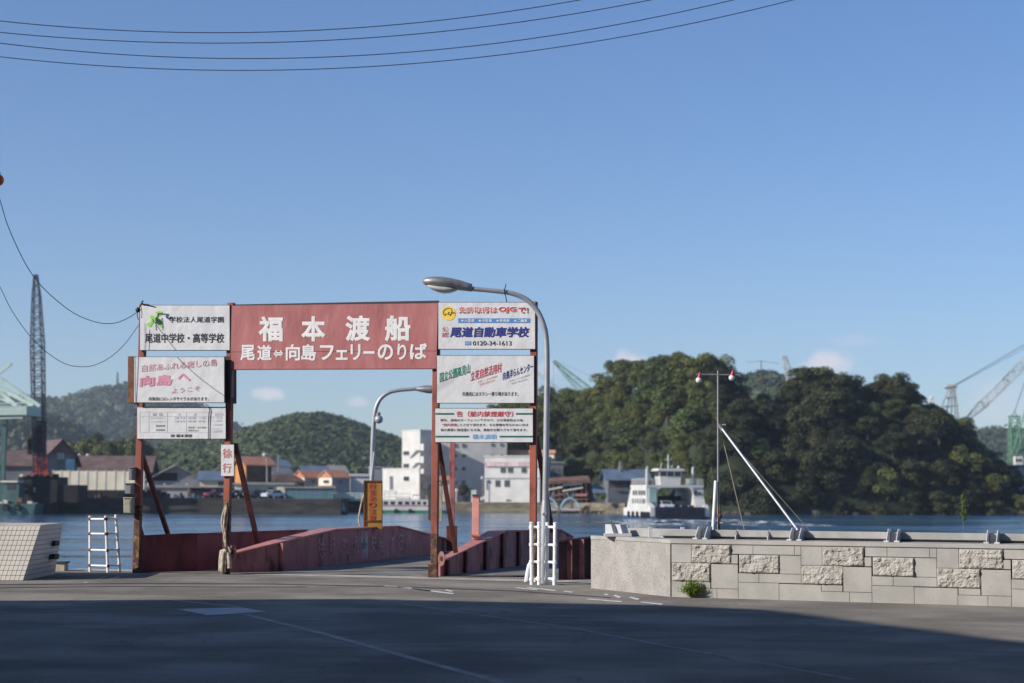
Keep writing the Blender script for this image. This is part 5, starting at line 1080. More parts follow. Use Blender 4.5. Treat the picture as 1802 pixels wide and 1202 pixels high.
# end of the quay
m_ = MB(); m_.hexa([at(598, 898, 301), at(609, 899, 301), at(609, 899, 312), at(598, 898, 312), at(597, 884, 301), at(604, 884, 301), at(604, 884, 312), at(597, 884, 312)], K_['grey']); bw = thing('breakwater', at(604, 899, 303), 'pale sloping concrete block and dark footing at the tip of the shipyard quay', 'breakwater'); part('end_block', m_, bw)
m_ = MB(); m_.box((at(600, 890, 303).x - 2.0, 301, WZ - .5), (at(612, 890, 303).x, 306, WZ + .5), M_SHADEQ); part('footing', m_, bw)
# parked cars
def car(px0, px1, Y, z, paint, label, rot=0, group='cars parked along the far quay', pm=None):
    a, b_ = at(px0, 872, Y), at(px1, 872, Y); L_ = (b_.x - a.x); Lr = 4.3; t = thing('parked_car', ((a.x + b_.x) / 2, Y, z), label, 'car', group); c = Vector(((a.x + b_.x) / 2, Y, z)); T = Matrix.Translation(c) @ Matrix.Rotation(rot, 4, 'Z')
    pm = pm or mat('car paint ' + paint[0], paint[1], .3, .02, 1, spec=.6, coat=.6)
    def prof(mb, pts, hw, mt, tin=0):
        k = len(pts); mb.add([T @ Vector((x, -hw + (tin if z_ > 1.0 else 0), z_)) for x, z_ in pts] + [T @ Vector((x, hw - (tin if z_ > 1.0 else 0), z_)) for x, z_ in pts], [tuple(range(k)), tuple(range(2 * k - 1, k - 1, -1))] + [(i, i + k, (i + 1) % k + k, (i + 1) % k) for i in range(k)], mt)
    m_ = MB(); prof(m_, [(-2.1, .35), (2.1, .35), (2.15, .7), (1.95, .92), (1.05, 1.0), (.55, 1.5), (-1.0, 1.52), (-1.75, 1.05), (-2.1, .95)], .85, pm, .14); part('body', m_, t)
    m_ = MB()
    for sg in (-1, 1):
        q = [(.92, 1.02), (.5, 1.43), (-.95, 1.45), (-1.5, 1.05)]; m_.add([T @ Vector((x, sg * (.87 - (.13 if z_ > 1.2 else .02)), z_)) for x, z_ in q], [(0, 1, 2, 3)], M_GLASS)
    m_.add([T @ Vector(v) for v in ((1.03, -.74, 1.03), (1.03, .74, 1.03), (.60, .66, 1.46), (.60, -.66, 1.46))], [(0, 1, 2, 3)], M_GLASS); m_.add([T @ Vector(v) for v in ((-1.73, -.7, 1.08), (-1.73, .7, 1.08), (-1.05, .64, 1.49), (-1.05, -.64, 1.49))], [(0, 1, 2, 3)], M_GLASS); part('windows', m_, t)
    for x in (-1.3, 1.35):
        for y in (-.82, .82): m_ = MB(); m_.tube([T @ Vector((x, y - .09, .31)), T @ Vector((x, y + .09, .31))], .31, M_BLACK, 14); part('wheel', m_, t)
    for y in (-.6, .6): m_ = MB(); m_.ball(T @ Vector((2.08, y, .72)), .13, M_GALV, 8, 6); part('headlight', m_, t)
    return t
DK = ('dark', (.018, .022, .03)); SV = ('silver', (.55, .56, .57)); RD_ = ('red', (.32, .015, .04)); WH = ('white', (.7, .7, .7))
for (p0, p1_, pt_, lb, ro_) in ((372, 389, RD_, 'red car parked left of the second gate post on the far quay', -2.4), (391, 404, DK, 'dark car just right of the red car, partly behind the second gate post', -2.0), (405, 421, DK, 'dark car parked in front of the small white hut', -2.2),
                                (420, 436, DK, 'dark car just left of the second post brace', -2.3), (438, 456, DK, 'dark car with a bright window glint in front of the low white workshop', -2.2), (455, 473, DK, 'rightmost dark car, next to the silver car', -2.3), (471, 490, SV, 'silver car at the right end of the row by the blue shed', -2.3)):
    car(p0, p1_, 304.5 + (p0 % 3) * .8, .56, pt_, lb, ro_)
car(853, 872, 366, -.14, WH, 'white car parked in front of the left windows of the cream building', .1, 'cars parked on the far revetment'); car(880, 894, 367, -.14, SV, 'silver car parked left of the green netted shed', .15, 'cars parked on the far revetment')
car(824, 838, 369, -.14, DK, 'dark car left of the pale pink marker post on the far shore', .1, 'cars parked on the far revetment')
# heaps on the quay
def heap(px, py, wpx, hpx, Y, mt, label, n=7):
    m_ = MB(); c = at(px, py, Y); w_ = wpx * mpp(Y); h = hpx * mpp(Y)
    for i in range(n): 
        x = c.x + rng.uniform(-.5, .5) * w_; hh = h * rng.uniform(.4, 1); s_ = rng.uniform(.12, .3) * w_; T = Matrix.Translation((x, Y + rng.uniform(-.5, .5), .55)) @ Matrix.Rotation(rng.uniform(0, 1.5), 4, 'Z'); m_.box((-s_, -s_ * .6, 0), (s_, s_ * .6, hh), mt, T)
    solo('scrap_heap', m_, label, 'heap')
heap(262, 880, 40, 18, 303, K_['dark'], 'long dark heap of scrap right of the left gate post', 12); heap(288, 880, 20, 14, 303.5, K_['dwood'], 'dark brown heap at the right end of the long scrap pile'); heap(323, 880, 9, 12, 302.5, K_['rust'], 'rust orange bin on the quay left of the open shed', 3)
heap(346, 880, 8, 7, 302.5, K_['lblue'], 'blue tarpaulin heap in front of the open shed', 4); heap(360, 880, 7, 6, 302.5, K_['pink'], 'small pinkish heap beside the blue tarpaulin', 3); heap(337, 879, 8, 12, 302.5, K_['cream'], 'pale upright crates at the corner of the open shed', 4)
heap(310, 880, 10, 7, 302.5, K_['tin'], 'pale grey heap between the scrap pile and the rust orange bin', 4)
heap(136, 880, 18, 7, 303, K_['rust'], 'rusty heap below the left part of the cream fence', 6); heap(172, 880, 16, 6, 303, K_['dwood'], 'low brown heap below the middle of the cream fence', 6); heap(211, 880, 6, 9, 303, K_['rust'], 'small orange drum stack below the right end of the cream fence', 3)
m_ = MB(); m_.box((at(98, 870, 305).x, 304, .55), (at(254, 870, 305).x, 304.6, at(150, 862, 305).z), K_['dark']); solo('steel_stack', m_, 'long dark stack of steel below the cream panel fence', 'stack')

# --- lattice cranes
def lattice(mb, a, b, w0, w1, n, r, mt, up=None):
    a = Vector(a); b = Vector(b); d = (b - a).normalized(); x = d.cross(Vector((0, 1, 0)) if up is None else up).normalized(); y = d.cross(x).normalized()
    def cn(t): c = a.lerp(b, t); w_ = (w0 + (w1 - w0) * t) / 2; return [c - x * w_ - y * w_, c + x * w_ - y * w_, c + x * w_ + y * w_, c - x * w_ + y * w_]
    for j in range(4): mb.tube([cn(0)[j], cn(1)[j]], r, mt, 5)
    for i in range(n):
        p, q = cn(i / n), cn((i + 1) / n)
        for j in range(4):
            k = (j + 1) % 4; mb.tube([p[j], q[k]] if i % 2 else [p[k], q[j]], r * .6, mt, 4)
            mb.tube([q[j], q[k]], r * .55, mt, 4)
YC = 294
cr_ = thing('crawler_crane', at(70, 850, YC), 'crawler crane with a tall dark lattice boom and red foot on the dark barge', 'crane')
m_ = MB(); lattice(m_, at(70, 830, YC), at(66, 600, YC), 1.75, 1.95, 22, .12, K_['lattice']); part('boom', m_, cr_)
m_ = MB(); lattice(m_, at(66, 600, YC), at(64.2, 520, YC), 1.9, 1.2, 8, .11, K_['lattice']); lattice(m_, at(64.2, 520, YC), at(63.2, 487, YC), 1.2, .6, 4, .1, K_['lattice']); m_.box(tuple(at(59, 490, YC - .5)), tuple(at(68, 484, YC + .5)), K_['lattice']); part('boom_head', m_, cr_)
m_ = MB()
for x in (58.2, 72, 75.5): m_.tube([at(64 + (x - 64) * .4, 492, YC - .6), at(x + 4, 800, YC - .6)], .05, K_['lattice'], 4)
part('hoist_rope', m_, cr_)
m_ = MB()
for (x0, y0, x1, y1) in ((62, 803, 65, 836), (73, 795, 71, 838), (79, 795, 83, 838), (76, 795, 78, 838)): m_.beam(at(x0, y0, YC), at(x1, y1, YC), .45, .5, K_['red'])
m_.box(tuple(at(60, 840, YC + 1.5)), tuple(at(85, 832, YC - 1.5)), K_['red']); part('foot_frame', m_, cr_)
m_ = MB(); m_.box(tuple(at(52, 800, YC + 2)), tuple(at(60, 770, YC + .8)), K_['dark']); m_.box(tuple(at(60, 838, YC + 2.2)), tuple(at(80, 740, YC + 1.2)), K_['dark']); part('mast_back', m_, cr_)
m_ = MB(); m_.box(tuple(at(52, 772, YC + .4)), tuple(at(56, 766, YC - .4)), mat('yellow hook block', (.5, .33, .05), .6)); m_.tube([at(54, 766, YC), at(56, 756, YC)], .12, K_['cream'], 5); part('hook_block', m_, cr_)
ba = thing('work_barge', at(60, 903, 292), 'dark work barge loaded with machinery under the crawler crane', 'barge'); m_ = MB(); z0 = WZ - .3
m_.box((at(-60, 900, 292).x, 289, z0), (at(98, 900, 292).x, 299, at(60, 884, 292).z), K_['dark']); part('hull', m_, ba)
m_ = MB(); m_.box((at(34, 880, 292).x, 291, at(60, 884, 292).z), (at(103, 880, 292).x, 298, at(60, 839, 292).z), K_['dark']); m_.box((at(100, 880, 292).x, 291.5, at(60, 884, 292).z), (at(138, 880, 292).x, 298, at(60, 853, 292).z), K_['dark']); part('deck_machinery', m_, ba)
m_ = MB()
for i in range(16): m_ = MB(); x = rng.uniform(36, 98); q = at(x, 838 - rng.uniform(0, 5), 290.8); m_.box((q.x - rng.uniform(.2, .5), 290.6, at(60, 839, 292).z), (q.x + rng.uniform(.2, .5), 291.6, q.z), random.choice([K_['rust'], K_['orange'], K_['dark'], K_['cream']])); part('deck_gear', m_, ba)
for i in range(10): m_ = MB(); x = rng.uniform(40, 62); q = at(x, rng.uniform(850, 868), 290.5); m_.ball(q, rng.uniform(.15, .4), random.choice([K_['rust'], K_['white'], K_['dark']]), 6, 4); part('deck_gear', m_, ba)
tg = thing('tug', at(25, 903, 284), 'teal tug with tyre fenders moored at the far left', 'tug'); m_ = MB(); zt = at(20, 886, 284).z
m_.hexa([Vector((at(-60, 900, 284).x, 283, z0)), Vector((at(62, 900, 284).x, 283, z0)), Vector((at(64, 900, 284).x, 287, z0)), Vector((at(-60, 900, 284).x, 287, z0)), Vector((at(-60, 900, 284).x, 282.6, zt)), Vector((at(66, 900, 284).x, 282.6, zt)), Vector((at(68, 900, 284).x, 287.4, zt)), Vector((at(-60, 900, 284).x, 287.4, zt))], K_['tealsh']); part('hull', m_, tg)
m_ = MB(); m_.box((at(3, 870, 284).x, 284, zt), (at(33, 870, 284).x, 287, at(20, 849, 284).z), K_['tealsh']); part('cabin', m_, tg); m_ = MB(); m_.box((at(1, 870, 284).x, 283.7, at(20, 849, 284).z + .01), (at(31, 870, 284).x, 287.3, at(20, 846, 284).z), K_['cream']); part('roof', m_, tg)
m_ = MB(); m_.box((at(12, 870, 284).x, 283.93, at(20, 861, 284).z), (at(27, 870, 284).x, 284.1, at(20, 852, 284).z), M_GLASS); part('window', m_, tg)
for px in (10, 31): 
    m_ = MB(); c = at(px, 893, 282.4); q = [c + Vector((math.cos(a) * .42, 0, math.sin(a) * .42)) for a in np.linspace(0, 6.283, 15)]; m_.tube(q, .16, M_BLACK, 6, False); part('tyre', m_, tg)
m_ = MB()
for px, py, mt in ((10, 880, 'cream'), (35, 876, 'rust'), (53, 882, 'white'), (34, 884, 'rust'), (4, 883, 'white'), (62, 885, 'tin')): m_ = MB(); q = at(px, py, 283.2); m_.box((q.x - .4, 283, zt), (q.x + .35, 283.8, q.z), K_[mt]); part('deck_gear', m_, tg)
ga = thing('gantry_crane', at(5, 880, 288), 'pale green gantry crane cut by the left edge of the picture', 'crane'); m_ = MB(); YGc = 288
for (x0, y0, x1, y1, w_) in ((-40, 640, 71, 715, .62), (-40, 662, 59, 714, .62), (-60, 640, 30, 715, .7), (-30, 690, 38, 716, .4), (-60, 700, 20, 640, .5)): m_.beam(at(x0, y0, YGc + (0 if x1 > 60 else 1.2)), at(x1, y1, YGc + (0 if x1 > 60 else 1.2)), w_, w_, K_['teal'])
part('strut', m_, ga); m_ = MB(); m_.hexa([at(-60, 731, YGc - 1), at(47, 730, YGc - 1), at(72, 733, YGc + 4), at(-60, 733, YGc + 4), at(-60, 716, YGc - 1), at(47, 715, YGc - 1), at(72, 713, YGc + 4), at(-60, 714, YGc + 4)], K_['teal']); part('platform', m_, ga)
m_ = MB()
for y in (738, 712): m_.beam(at(-60, y, YGc - 1.3), at(40 if y > 720 else 47, y - 3, YGc - 1.3), .2, .2, K_['teal'])
part('handrail', m_, ga); m_ = MB()
for (x0, x1) in ((-6, -3), (9, 4)): m_.beam(at(x0, 735, YGc), at(x1, 880, YGc), .7, .7, K_['tealsh'])
for i in range(6): m_.beam(at(-6 if i % 2 else 8, 745 + i * 20, YGc), at(7 if i % 2 else -6, 765 + i * 20, YGc), .25, .25, K_['teal'])
part('leg', m_, ga)
# right cranes
YR = 520
g1 = thing('harbour_crane', at(1673, 760, YR), 'pale steel A-frame crane head standing behind the falling right ridge', 'crane'); m_ = MB()
for (x0, y0, x1, y1) in ((1669, 684, 1648, 740), (1673, 684, 1662, 745), (1675, 684, 1674, 745), (1678, 684, 1682, 750), (1680, 684, 1688, 750), (1664, 700, 1682, 700), (1658, 716, 1686, 714)): m_.beam(at(x0, y0, YR), at(x1, y1, YR + 2), .42, .42, K_['crgrey'])
part('a_frame', m_, g1); m_ = MB(); m_.hexa([at(1664, 686, YR), at(1683, 685, YR), at(1683, 685, YR + 2), at(1664, 686, YR + 2), at(1667, 677, YR), at(1681, 676, YR), at(1681, 676, YR + 2), at(1667, 677, YR + 2)], K_['crgrey']); m_.beam(at(1662, 683, YR), at(1685, 680, YR), .3, .3, K_['rust']); part('head', m_, g1)
m_ = MB()
for d in (0, 2.5, 6): m_.tube([at(1681, 677 + d * .3, YR), at(1900, 548 + d * 2.2, YR)], .07, K_['lattice'], 4)
part('stay_rope', m_, g1)
m_ = MB(); lattice(m_, at(1696, 744, YR + 4), at(1730, 711, YR + 4), .8, 2.4, 5, .13, K_['crgrey']); lattice(m_, at(1730, 711, YR + 4), at(1930, 512, YR + 4), 2.4, 2.5, 26, .14, K_['crgrey']); m_.beam(at(1725, 705, YR + 3), at(1737, 717, YR + 3), .8, .8, K_['crgrey']); m_.beam(at(1771, 668, YR + 3), at(1779, 675, YR + 3), .5, .5, K_['crgrey']); solo('crane_boom', m_, 'long pale lattice crane boom slanting up to the right edge', 'crane boom')
g2 = thing('tower_crane', at(1787, 815, 460), 'green crane tower at the right edge behind the end of the island', 'crane'); m_ = MB(); YG2 = 460
lattice(m_, at(1785, 815, YG2), at(1785, 732, YG2), 2.6, 2.2, 7, .18, K_['crgreen']); m_.hexa([at(1777, 800, YG2), at(1795, 800, YG2), at(1795, 800, YG2 + 2), at(1777, 800, YG2 + 2), at(1778, 762, YG2), at(1791, 762, YG2), at(1791, 762, YG2 + 2), at(1778, 762, YG2 + 2)], K_['crgreen']); part('tower', m_, g2)
m_ = MB(); m_.beam(at(1774, 733, YG2), at(1795, 733, YG2), .5, .4, K_['crgreen']); m_.beam(at(1780, 733, YG2), at(1785, 724, YG2), .2, .2, K_['crgreen']); m_.beam(at(1790, 733, YG2), at(1785, 724, YG2), .2, .2, K_['crgreen']); m_.beam(at(1772, 800, YG2), at(1815, 798, YG2), .6, .8, K_['crgreen']); part('head', m_, g2)
m_ = MB(); m_.tube([at(1785, 725, YG2), at(1815, 640, YG2)], .1, K_['lattice'], 4); part('stay_rope', m_, g2)
m_ = MB(); lattice(m_, at(1784, 800, YG2 - 3), at(1830, 660, YG2 - 3), 1.2, 1.6, 12, .09, K_['crgreen']); part('boom', m_, g2)
m_ = MB(); lattice(m_, at(1639, 730, 560), at(1639, 703, 560), 1.4, .9, 4, .14, K_['white']); m_.ball(at(1639, 700, 560), .6, K_['white'], 8, 6); m_.box(tuple(at(1634, 716, 560.5)), tuple(at(1644, 709, 559.5)), K_['white']); solo('white_tower', m_, 'tip of a small white lattice tower showing above the right ridge', 'tower')
m_ = MB(); lattice(m_, at(974, 635, 620), at(1045, 694, 620), .8, 2.6, 10, .16, K_['crgreen']); lattice(m_, at(974, 636, 621), at(1032, 705, 621), .6, 1.0, 9, .1, K_['crgreen']); m_.tube([at(974, 634, 620), at(974, 720, 620)], .06, K_['lattice'], 4); m_.tube([at(976, 634, 620), at(1060, 670, 620)], .05, K_['lattice'], 4); solo('crane_boom', m_, 'dark green crane boom slanting over the left end of the island', 'crane boom')
m_ = MB(); lattice(m_, at(945, 655, 640), at(1010, 708, 640), .7, 1.4, 9, .09, K_['crgrey']); solo('crane_boom', m_, 'faint thinner crane boom just right of the gate above the island', 'crane boom')
m_ = MB(); lattice(m_, at(1391, 670, 620), at(1381, 630, 620), 2.4, 1.6, 6, .16, K_['crgrey']); m_.box(tuple(at(1376, 631, 621)), tuple(at(1386, 626, 619)), K_['crgrey']); solo('crane_boom', m_, 'tip of a pale crane boom beside the big domed tree', 'crane boom')
m_ = MB(); m_.tube([at(1339.5, 715, 400), at(1339.5, 634, 400)], [.2, .1], K_['lattice'], 5); m_.tube([at(1314, 637, 400), at(1340, 635.5, 400), at(1372, 640, 400)], .05, K_['lattice'], 4); solo('aerial_mast', m_, 'thin aerial mast with a cross rod in the saddle of the island', 'mast')
m_ = MB(); lattice(m_, at(207, 690, 2250), at(207, 655, 2250), 3.2, .8, 7, .4, K_['lattice']); solo('radio_mast', m_, 'tiny radio mast on top of the hazy blue hill', 'mast')
b = Bld('dock_wall_building', 'bluish grey dock building at the right edge behind the tip of the island', 1793, 376, None, 1900, 0, 822, WZ, K_['grey']); b.flat_roof(K_['dgrey'], .4, .2)
sp = thing('moored_ship', at(1790, 815, 430), 'white superstructure of a moored ship at the right edge under the green crane tower', 'ship'); m_ = MB()
for (x0, y0, x1, y1) in ((1783, 818, 1800, 803), (1799, 818, 1840, 806)): m_.box(tuple(at(x0, y0, 432)), tuple(at(x1, y1, 430)), K_['white'])
part('deckhouse', m_, sp); m_ = MB()
for x in (1787, 1793, 1803): m_.box(tuple(at(x, 812, 430.2)), tuple(at(x + 3, 807, 429.8)), K_['dark'])
part('window', m_, sp)

# --- centre: apartments, boats
b = Bld('apartment_block', 'large grey apartment block in shade behind the right boards', 757, 392, None, 892, 10, 762, -.15, K_['white']); b.flat_roof(K_['white'], .3, .1)
b.win([(x, y, x + 6, y + 6) for y in (781, 799, 822, 845) for x in (798, 813)] + [(x, y, x + 4.5, y + 5) for y in (780, 800) for x in (864, 880)])
b = Bld('stair_tower', 'tall white stair tower at the left end of the grey apartment block', 739.5, 384, 708.5, 760, 42, 758, -.15, K_['white']); b.flat_roof(K_['white'], .25, .08)
b.win([(710.5, y, 720, y + 7) for y in (794, 816)], 'L')
for y in (781, 803, 825, 848):
    m_ = MB(); P = [onp(x, yy, b.C, b.nR) for x, yy in ((739.6, y + 12), (752, y + 12), (752, y), (739.6, y))]; m_.slab([q + b.nR * 1.2 for q in P], b.nR, 1.15, K_['white']); part('stair_landing', m_, b.t)
for y in (792, 814, 837):
    m_ = MB(); P = [onp(x, yy, b.C, b.nL) for x, yy in ((721, y + 14), (725, y + 14), (739, y + 3), (739, y), (733, y))]; m_.slab([q + b.nL * .1 for q in P], b.nL, .1, K_['dgrey']); part('stair_shade', m_, b.t)  # dark diagonal strip paints the stairs' shade onto the white face
b = Bld('low_wing', 'low white wing with a flat roof left of the stair tower', 738, 380, 675, 741, 42, 826, -.15, K_['white']); b.flat_roof(K_['white'], .3, .1); b.win([(711, 838.5, 720, 846)], 'L'); b.win([(686, 838, 692, 862)], 'L', K_['dgrey'], 'doorway')
Bld('house', 'brown roofed house between the stair tower and the marker post', 771, 374, None, 800, 10, 846, -.15, K_['cream']).gable(K_['brick'], .9, 'R').win([(776, 849, 782, 853)])
b = Bld('quay_office', 'cream two storey building with a faded pink fascia facing the water', 853, 361, None, 950, -16, 804, -.15, K_['white']); b.flat_roof(K_['white'], .25, .2)
b.win([(x, 823, x + 8.5, 833) if False else (x, 822.5, x + 8.5, 832) for x in (881, 894, 918)]); b.win([(872, 845, 880, 856.5), (888, 845, 896.5, 856.5), (936, 845, 944, 856)]); b.win([(856, 846, 859, 862)], 'R', K_['dgrey'], 'doorway')
b.win([(853.5, 813, 949, 821)], 'R', K_['pink'], 'fascia', .35); b.win([(853.3, 841, 949, 842)], 'R', K_['grey'], 'ledge', .2)
b = Bld('rooftop_hut', 'white rooftop room with a yellow panel above the cream quay building', 884, 375, None, 932, 2, 804, -.15, K_['white']); b.flat_roof(K_['white'], .2, .3); b.win([(921, 806, 929, 814)], 'R', T_YEL, 'panel'); b.win([(903, 805, 908, 811)], 'R', K_['pink'], 'panel')
b = Bld('hillside_house', 'long beige house with a salmon roof edge partly behind the lamp post', 975, 396, 884, 990, 70, 798, -.15, K_['cream']); b.flat_roof(K_['salmon'], .8, .5)
b.win([(x, 806, x + 10, 814) for x in (900, 945, 966)], 'L'); b.win([(977, 806, 988, 815)], 'R', K_['grey'], 'panel')
Bld('grey_house', 'grey house with dark windows just right of the lamp post under the salmon roof', 962, 385, None, 992, 4, 815, -.15, K_['dgrey']).flat_roof(K_['tin']).win([(970, 824, 974, 833), (979, 824, 984, 833), (987, 822, 990, 832)])
b = Bld('green_shed', 'low shed under a green netted roof in front of the cream quay building', 896, 360, None, 940, -4, 880, -.15, K_['dgrey'])
b.gable(K_['green'], 1.5, 'R', .6)
# boatyard
by = thing('boatyard_shed', at(1000, 895, 352), 'ruined open timber boatyard shed with a sagging rusty roof', 'shed'); m_ = MB(); YB = 352
for px in (966, 975, 984, 994, 1004, 1014, 1024, 1032, 1039): m_.beam(at(px, 895, YB + (px % 4)), at(px + (px % 3) - 1, 846, YB + (px % 4)), .3, .3, K_['rust'])
part('post', m_, by); m_ = MB()
for (x0, y0, x1, y1) in ((962, 862, 990, 857), (990, 864, 1026, 858), (964, 850, 1040, 848), (975, 872, 1000, 868), (1000, 874, 1035, 869), (968, 880, 1036, 878)): m_.beam(at(x0, y0, YB - .4), at(x1, y1, YB - .4), .22, .3, K_['cream'] if y0 in (862, 864) else K_['rust'])
part('beam', m_, by); m_ = MB(); m_.hexa([at(962, 848, YB - .6), at(1038, 846, YB - .6), at(1040, 840, YB + 7), at(962, 844, YB + 7), at(962, 846.5, YB - .6), at(1038, 844.5, YB - .6), at(1034, 837, YB + 7), at(962, 841, YB + 7)], K_['rust']); part('roof', m_, by)
m_ = MB(); m_.hexa([at(990, 855, YB - .9), at(1025, 853, YB - .9), at(1022, 842, YB + 4), at(993, 843, YB + 4), at(990, 854, YB - .9), at(1025, 852, YB - .9), at(1022, 841, YB + 4), at(993, 842, YB + 4)], K_['bluer']); part('tarpaulin', m_, by)
m_ = MB(); m_.hexa([at(964, 892, YB + 6), at(1040, 892, YB + 6), at(1040, 892, YB + 7), at(964, 892, YB + 7), at(964, 850, YB + 6), at(1040, 850, YB + 6), at(1040, 850, YB + 7), at(964, 850, YB + 7)], K_['dark']); part('back_wall', m_, by)
m_ = MB(); m_.box(tuple(at(1012, 873, YB - .9)), tuple(at(1033, 869, YB - .7)), mat('pinkish board', (.5, .2, .2), .7)); part('fascia', m_, by)
for (xa, xb, lb) in ((952, 983, 'small boat with an arched pale blue canopy frame nearest the lamp post'), (985, 1022, 'white hulled boat with a large arched blue canopy in front of the boatyard')):
    t = thing('canopy_boat', at((xa + xb) / 2, 900, 348), lb, 'boat'); m_ = MB(); YV = 348; a, b_ = at(xa, 899, YV), at(xb, 899, YV)
    m_.hexa([Vector((a.x + .5, YV - .9, WZ - .1)), Vector((b_.x - .8, YV - .9, WZ - .1)), Vector((b_.x - .8, YV + .9, WZ - .1)), Vector((a.x + .5, YV + .9, WZ - .1)), Vector((a.x, YV - 1.2, at(xa, 893, YV).z)), Vector((b_.x, YV - 1.2, at(xa, 896, YV).z)), Vector((b_.x, YV + 1.2, at(xa, 896, YV).z)), Vector((a.x, YV + 1.2, at(xa, 893, YV).z))], K_['white']); part('hull', m_, t)
    m_ = MB()
    for dy in (-.9, .9):
        pts = [at(xa + 2 + (xb - xa - 4) * u, 893 - 16 * math.sin(u * math.pi) ** .7, YV + dy) for u in np.linspace(0, 1, 14)]; m_.tube(pts, .2, K_['lblue'], 6)
        for u in np.linspace(.15, .85, 7): m_.tube([at(xa + 2 + (xb - xa - 4) * u, 894, YV + dy), at(xa + 2 + (xb - xa - 4) * u, 893 - 16 * math.sin(u * math.pi) ** .7, YV + dy)], .05, K_['white'], 4)
    part('canopy_frame', m_, t)
    m_ = MB()
    for e in (-6, 6): m_.tube([at((xa + xb) / 2 + e * .3, 878, YV), at((xa + xb) / 2 + e, 866, YV)], .09, K_['lblue'], 4)
    part('mast', m_, t)
m_ = MB(); a, b_ = at(968, 903, 345), at(1066, 903, 345); zt = at(1000, 898.5, 345).z; m_.box((a.x, 344, zt - .25), (b_.x, 347, zt), K_['dwood'])
for px in range(970, 1066, 8): q = at(px, 903, 344.2); m_.tube([(q.x, 344.3, WZ - 1), (q.x, 344.3, zt)], .2, K_['dark'], 6)
solo('jetty', m_, 'long low dark jetty in front of the boatyard', 'jetty')
b = Bld('timber_house', 'dark two storey timber house with a blue grey roof left of the ferry', 1070, 350, 1063, 1140, 10, 841, -.15, K_['dgrey']).gable(K_['bluer'], 1.6, 'R', .8); b.win([(1080, 860, 1095, 863)], 'R', K_['rust'], 'balcony', .4); b.win([(1072, 845, 1110, 856)], 'R', K_['dwood'], 'window_band')
Bld('annex', 'low annex with a blue grey roof left of the dark timber house', 1046, 352, 1041, 1070, 10, 866, -.15, K_['dgrey']).gable(K_['bluer'], 1.3, 'R', .4)
m_ = MB(); m_.tube([at(1091, 836, 352), at(1091, 811, 352)], .16, K_['tin'], 6); m_.beam(at(1086, 823, 352), at(1096, 823, 352), .2, .2, K_['tin']); m_.beam(at(1088, 818, 352), at(1094, 818, 352), .15, .15, K_['tin']); solo('utility_pole', m_, 'pole with short cross arms behind the blue roofed timber house', 'pole')
p = at(1059, 890, 345); tree((p.x, p.y, -.2), 2.2, 2.0, 'shrub', 'yellow green bush in front of the dark timber house', name='shrub')
p = at(815, 872, 372); tree((p.x, p.y, -.3), 4.0, 4.2, 'dark', 'dark bushy tree left of the cream quay building', name='shrub')
p = at(831, 872, 372); tree((p.x, p.y, -.3), 2.2, 3.2, 'dark', 'smaller dark bush just right of the dark bushy tree', name='shrub')
p = at(372, 850, 345); tree((p.x, p.y, .4), 4.5, 5.2, 'shrub', 'small bright green tree behind the cream house with the solar roof')
m_ = MB(); q = at(834, 872, 366); m_.box((q.x - .6, 366, -.15), (q.x + .5, 367, at(834, 862, 366).z), K_['teal']); solo('tank', m_, 'pale green tank beside the dark bush', 'tank')
m_ = MB(); q = at(803, 872, 366); m_.tube([(q.x, 366, -.15), (q.x, 366, at(803, 864, 366).z)], .12, K_['white'], 6); m_.ball((q.x, 366, at(803, 863, 366).z), .4, K_['white'], 8, 6, (1, .4, 1)); solo('dish_aerial', m_, 'white dish on a short pole left of the dark bushy tree', 'dish')
m_ = MB(); m_.tube([at(849, 880, 360), at(850, 838, 360)], .09, K_['tin'], 5); m_.ball(at(849, 841, 360), .35, K_['white'], 8, 6); solo('utility_pole', m_, 'thin pole with a white lamp at the left corner of the cream quay building', 'pole')
# excursion boat
eb = thing('excursion_boat', at(735, 902, 335), 'white excursion boat with a green waterline and red stripe behind the ramp', 'boat'); YE = 335; zt = at(735, 889, YE).z; zw = at(735, 898, YE).z
def hullm(x0, x1, bow, zlo, zhi, hw, mt, nm):
    m_ = MB(); a, b_ = at(x0, 890, YE).x, at(x1, 890, YE).x; k = 12; vs_ = []
    for i in range(k + 1):
        u = i / k; x = a + (b_ - a) * u; w_ = hw * (1 if u < .6 else math.sqrt(max(0, 1 - ((u - .6) / .4) ** 2))) + .03; sh = .9 * max(0, u - .6) ** 2 * 6 * bow
        for (y, z) in ((-w_, zlo), (w_, zlo), (w_, zhi + sh), (-w_, zhi + sh)): vs_.append((x, YE + y, z))
    fs_ = [(i * 4 + j, i * 4 + (j + 1) % 4, i * 4 + 4 + (j + 1) % 4, i * 4 + 4 + j) for i in range(k) for j in range(4)] + [(0, 1, 2, 3), (k * 4 + 3, k * 4 + 2, k * 4 + 1, k * 4)]; m_.add(vs_, fs_, mt); part(nm, m_, eb, smooth=40)
hullm(668, 798, 0, WZ - .4, zw, 1.5, mat('green boot paint', (.02, .22, .11), .5), 'boot_top'); hullm(667, 800, 1, zw + .004, zt, 1.55, K_['white'], 'hull'); 
m_ = MB(); m_.box((at(672, 890, YE).x, YE - 1.62, at(735, 890.5, YE).z), (at(762, 890, YE).x, YE - 1.56, at(735, 889, YE).z), K_['red']); part('stripe', m_, eb)
m_ = MB(); m_.box((at(672, 890, YE).x, YE - 1.3, zt), (at(754, 890, YE).x, YE + 1.3, at(735, 879, YE).z), K_['white']); m_.box((at(697, 890, YE).x, YE - 1.2, at(735, 879, YE).z), (at(722, 890, YE).x, YE + 1.2, at(735, 876, YE).z), K_['white']); part('cabin', m_, eb)
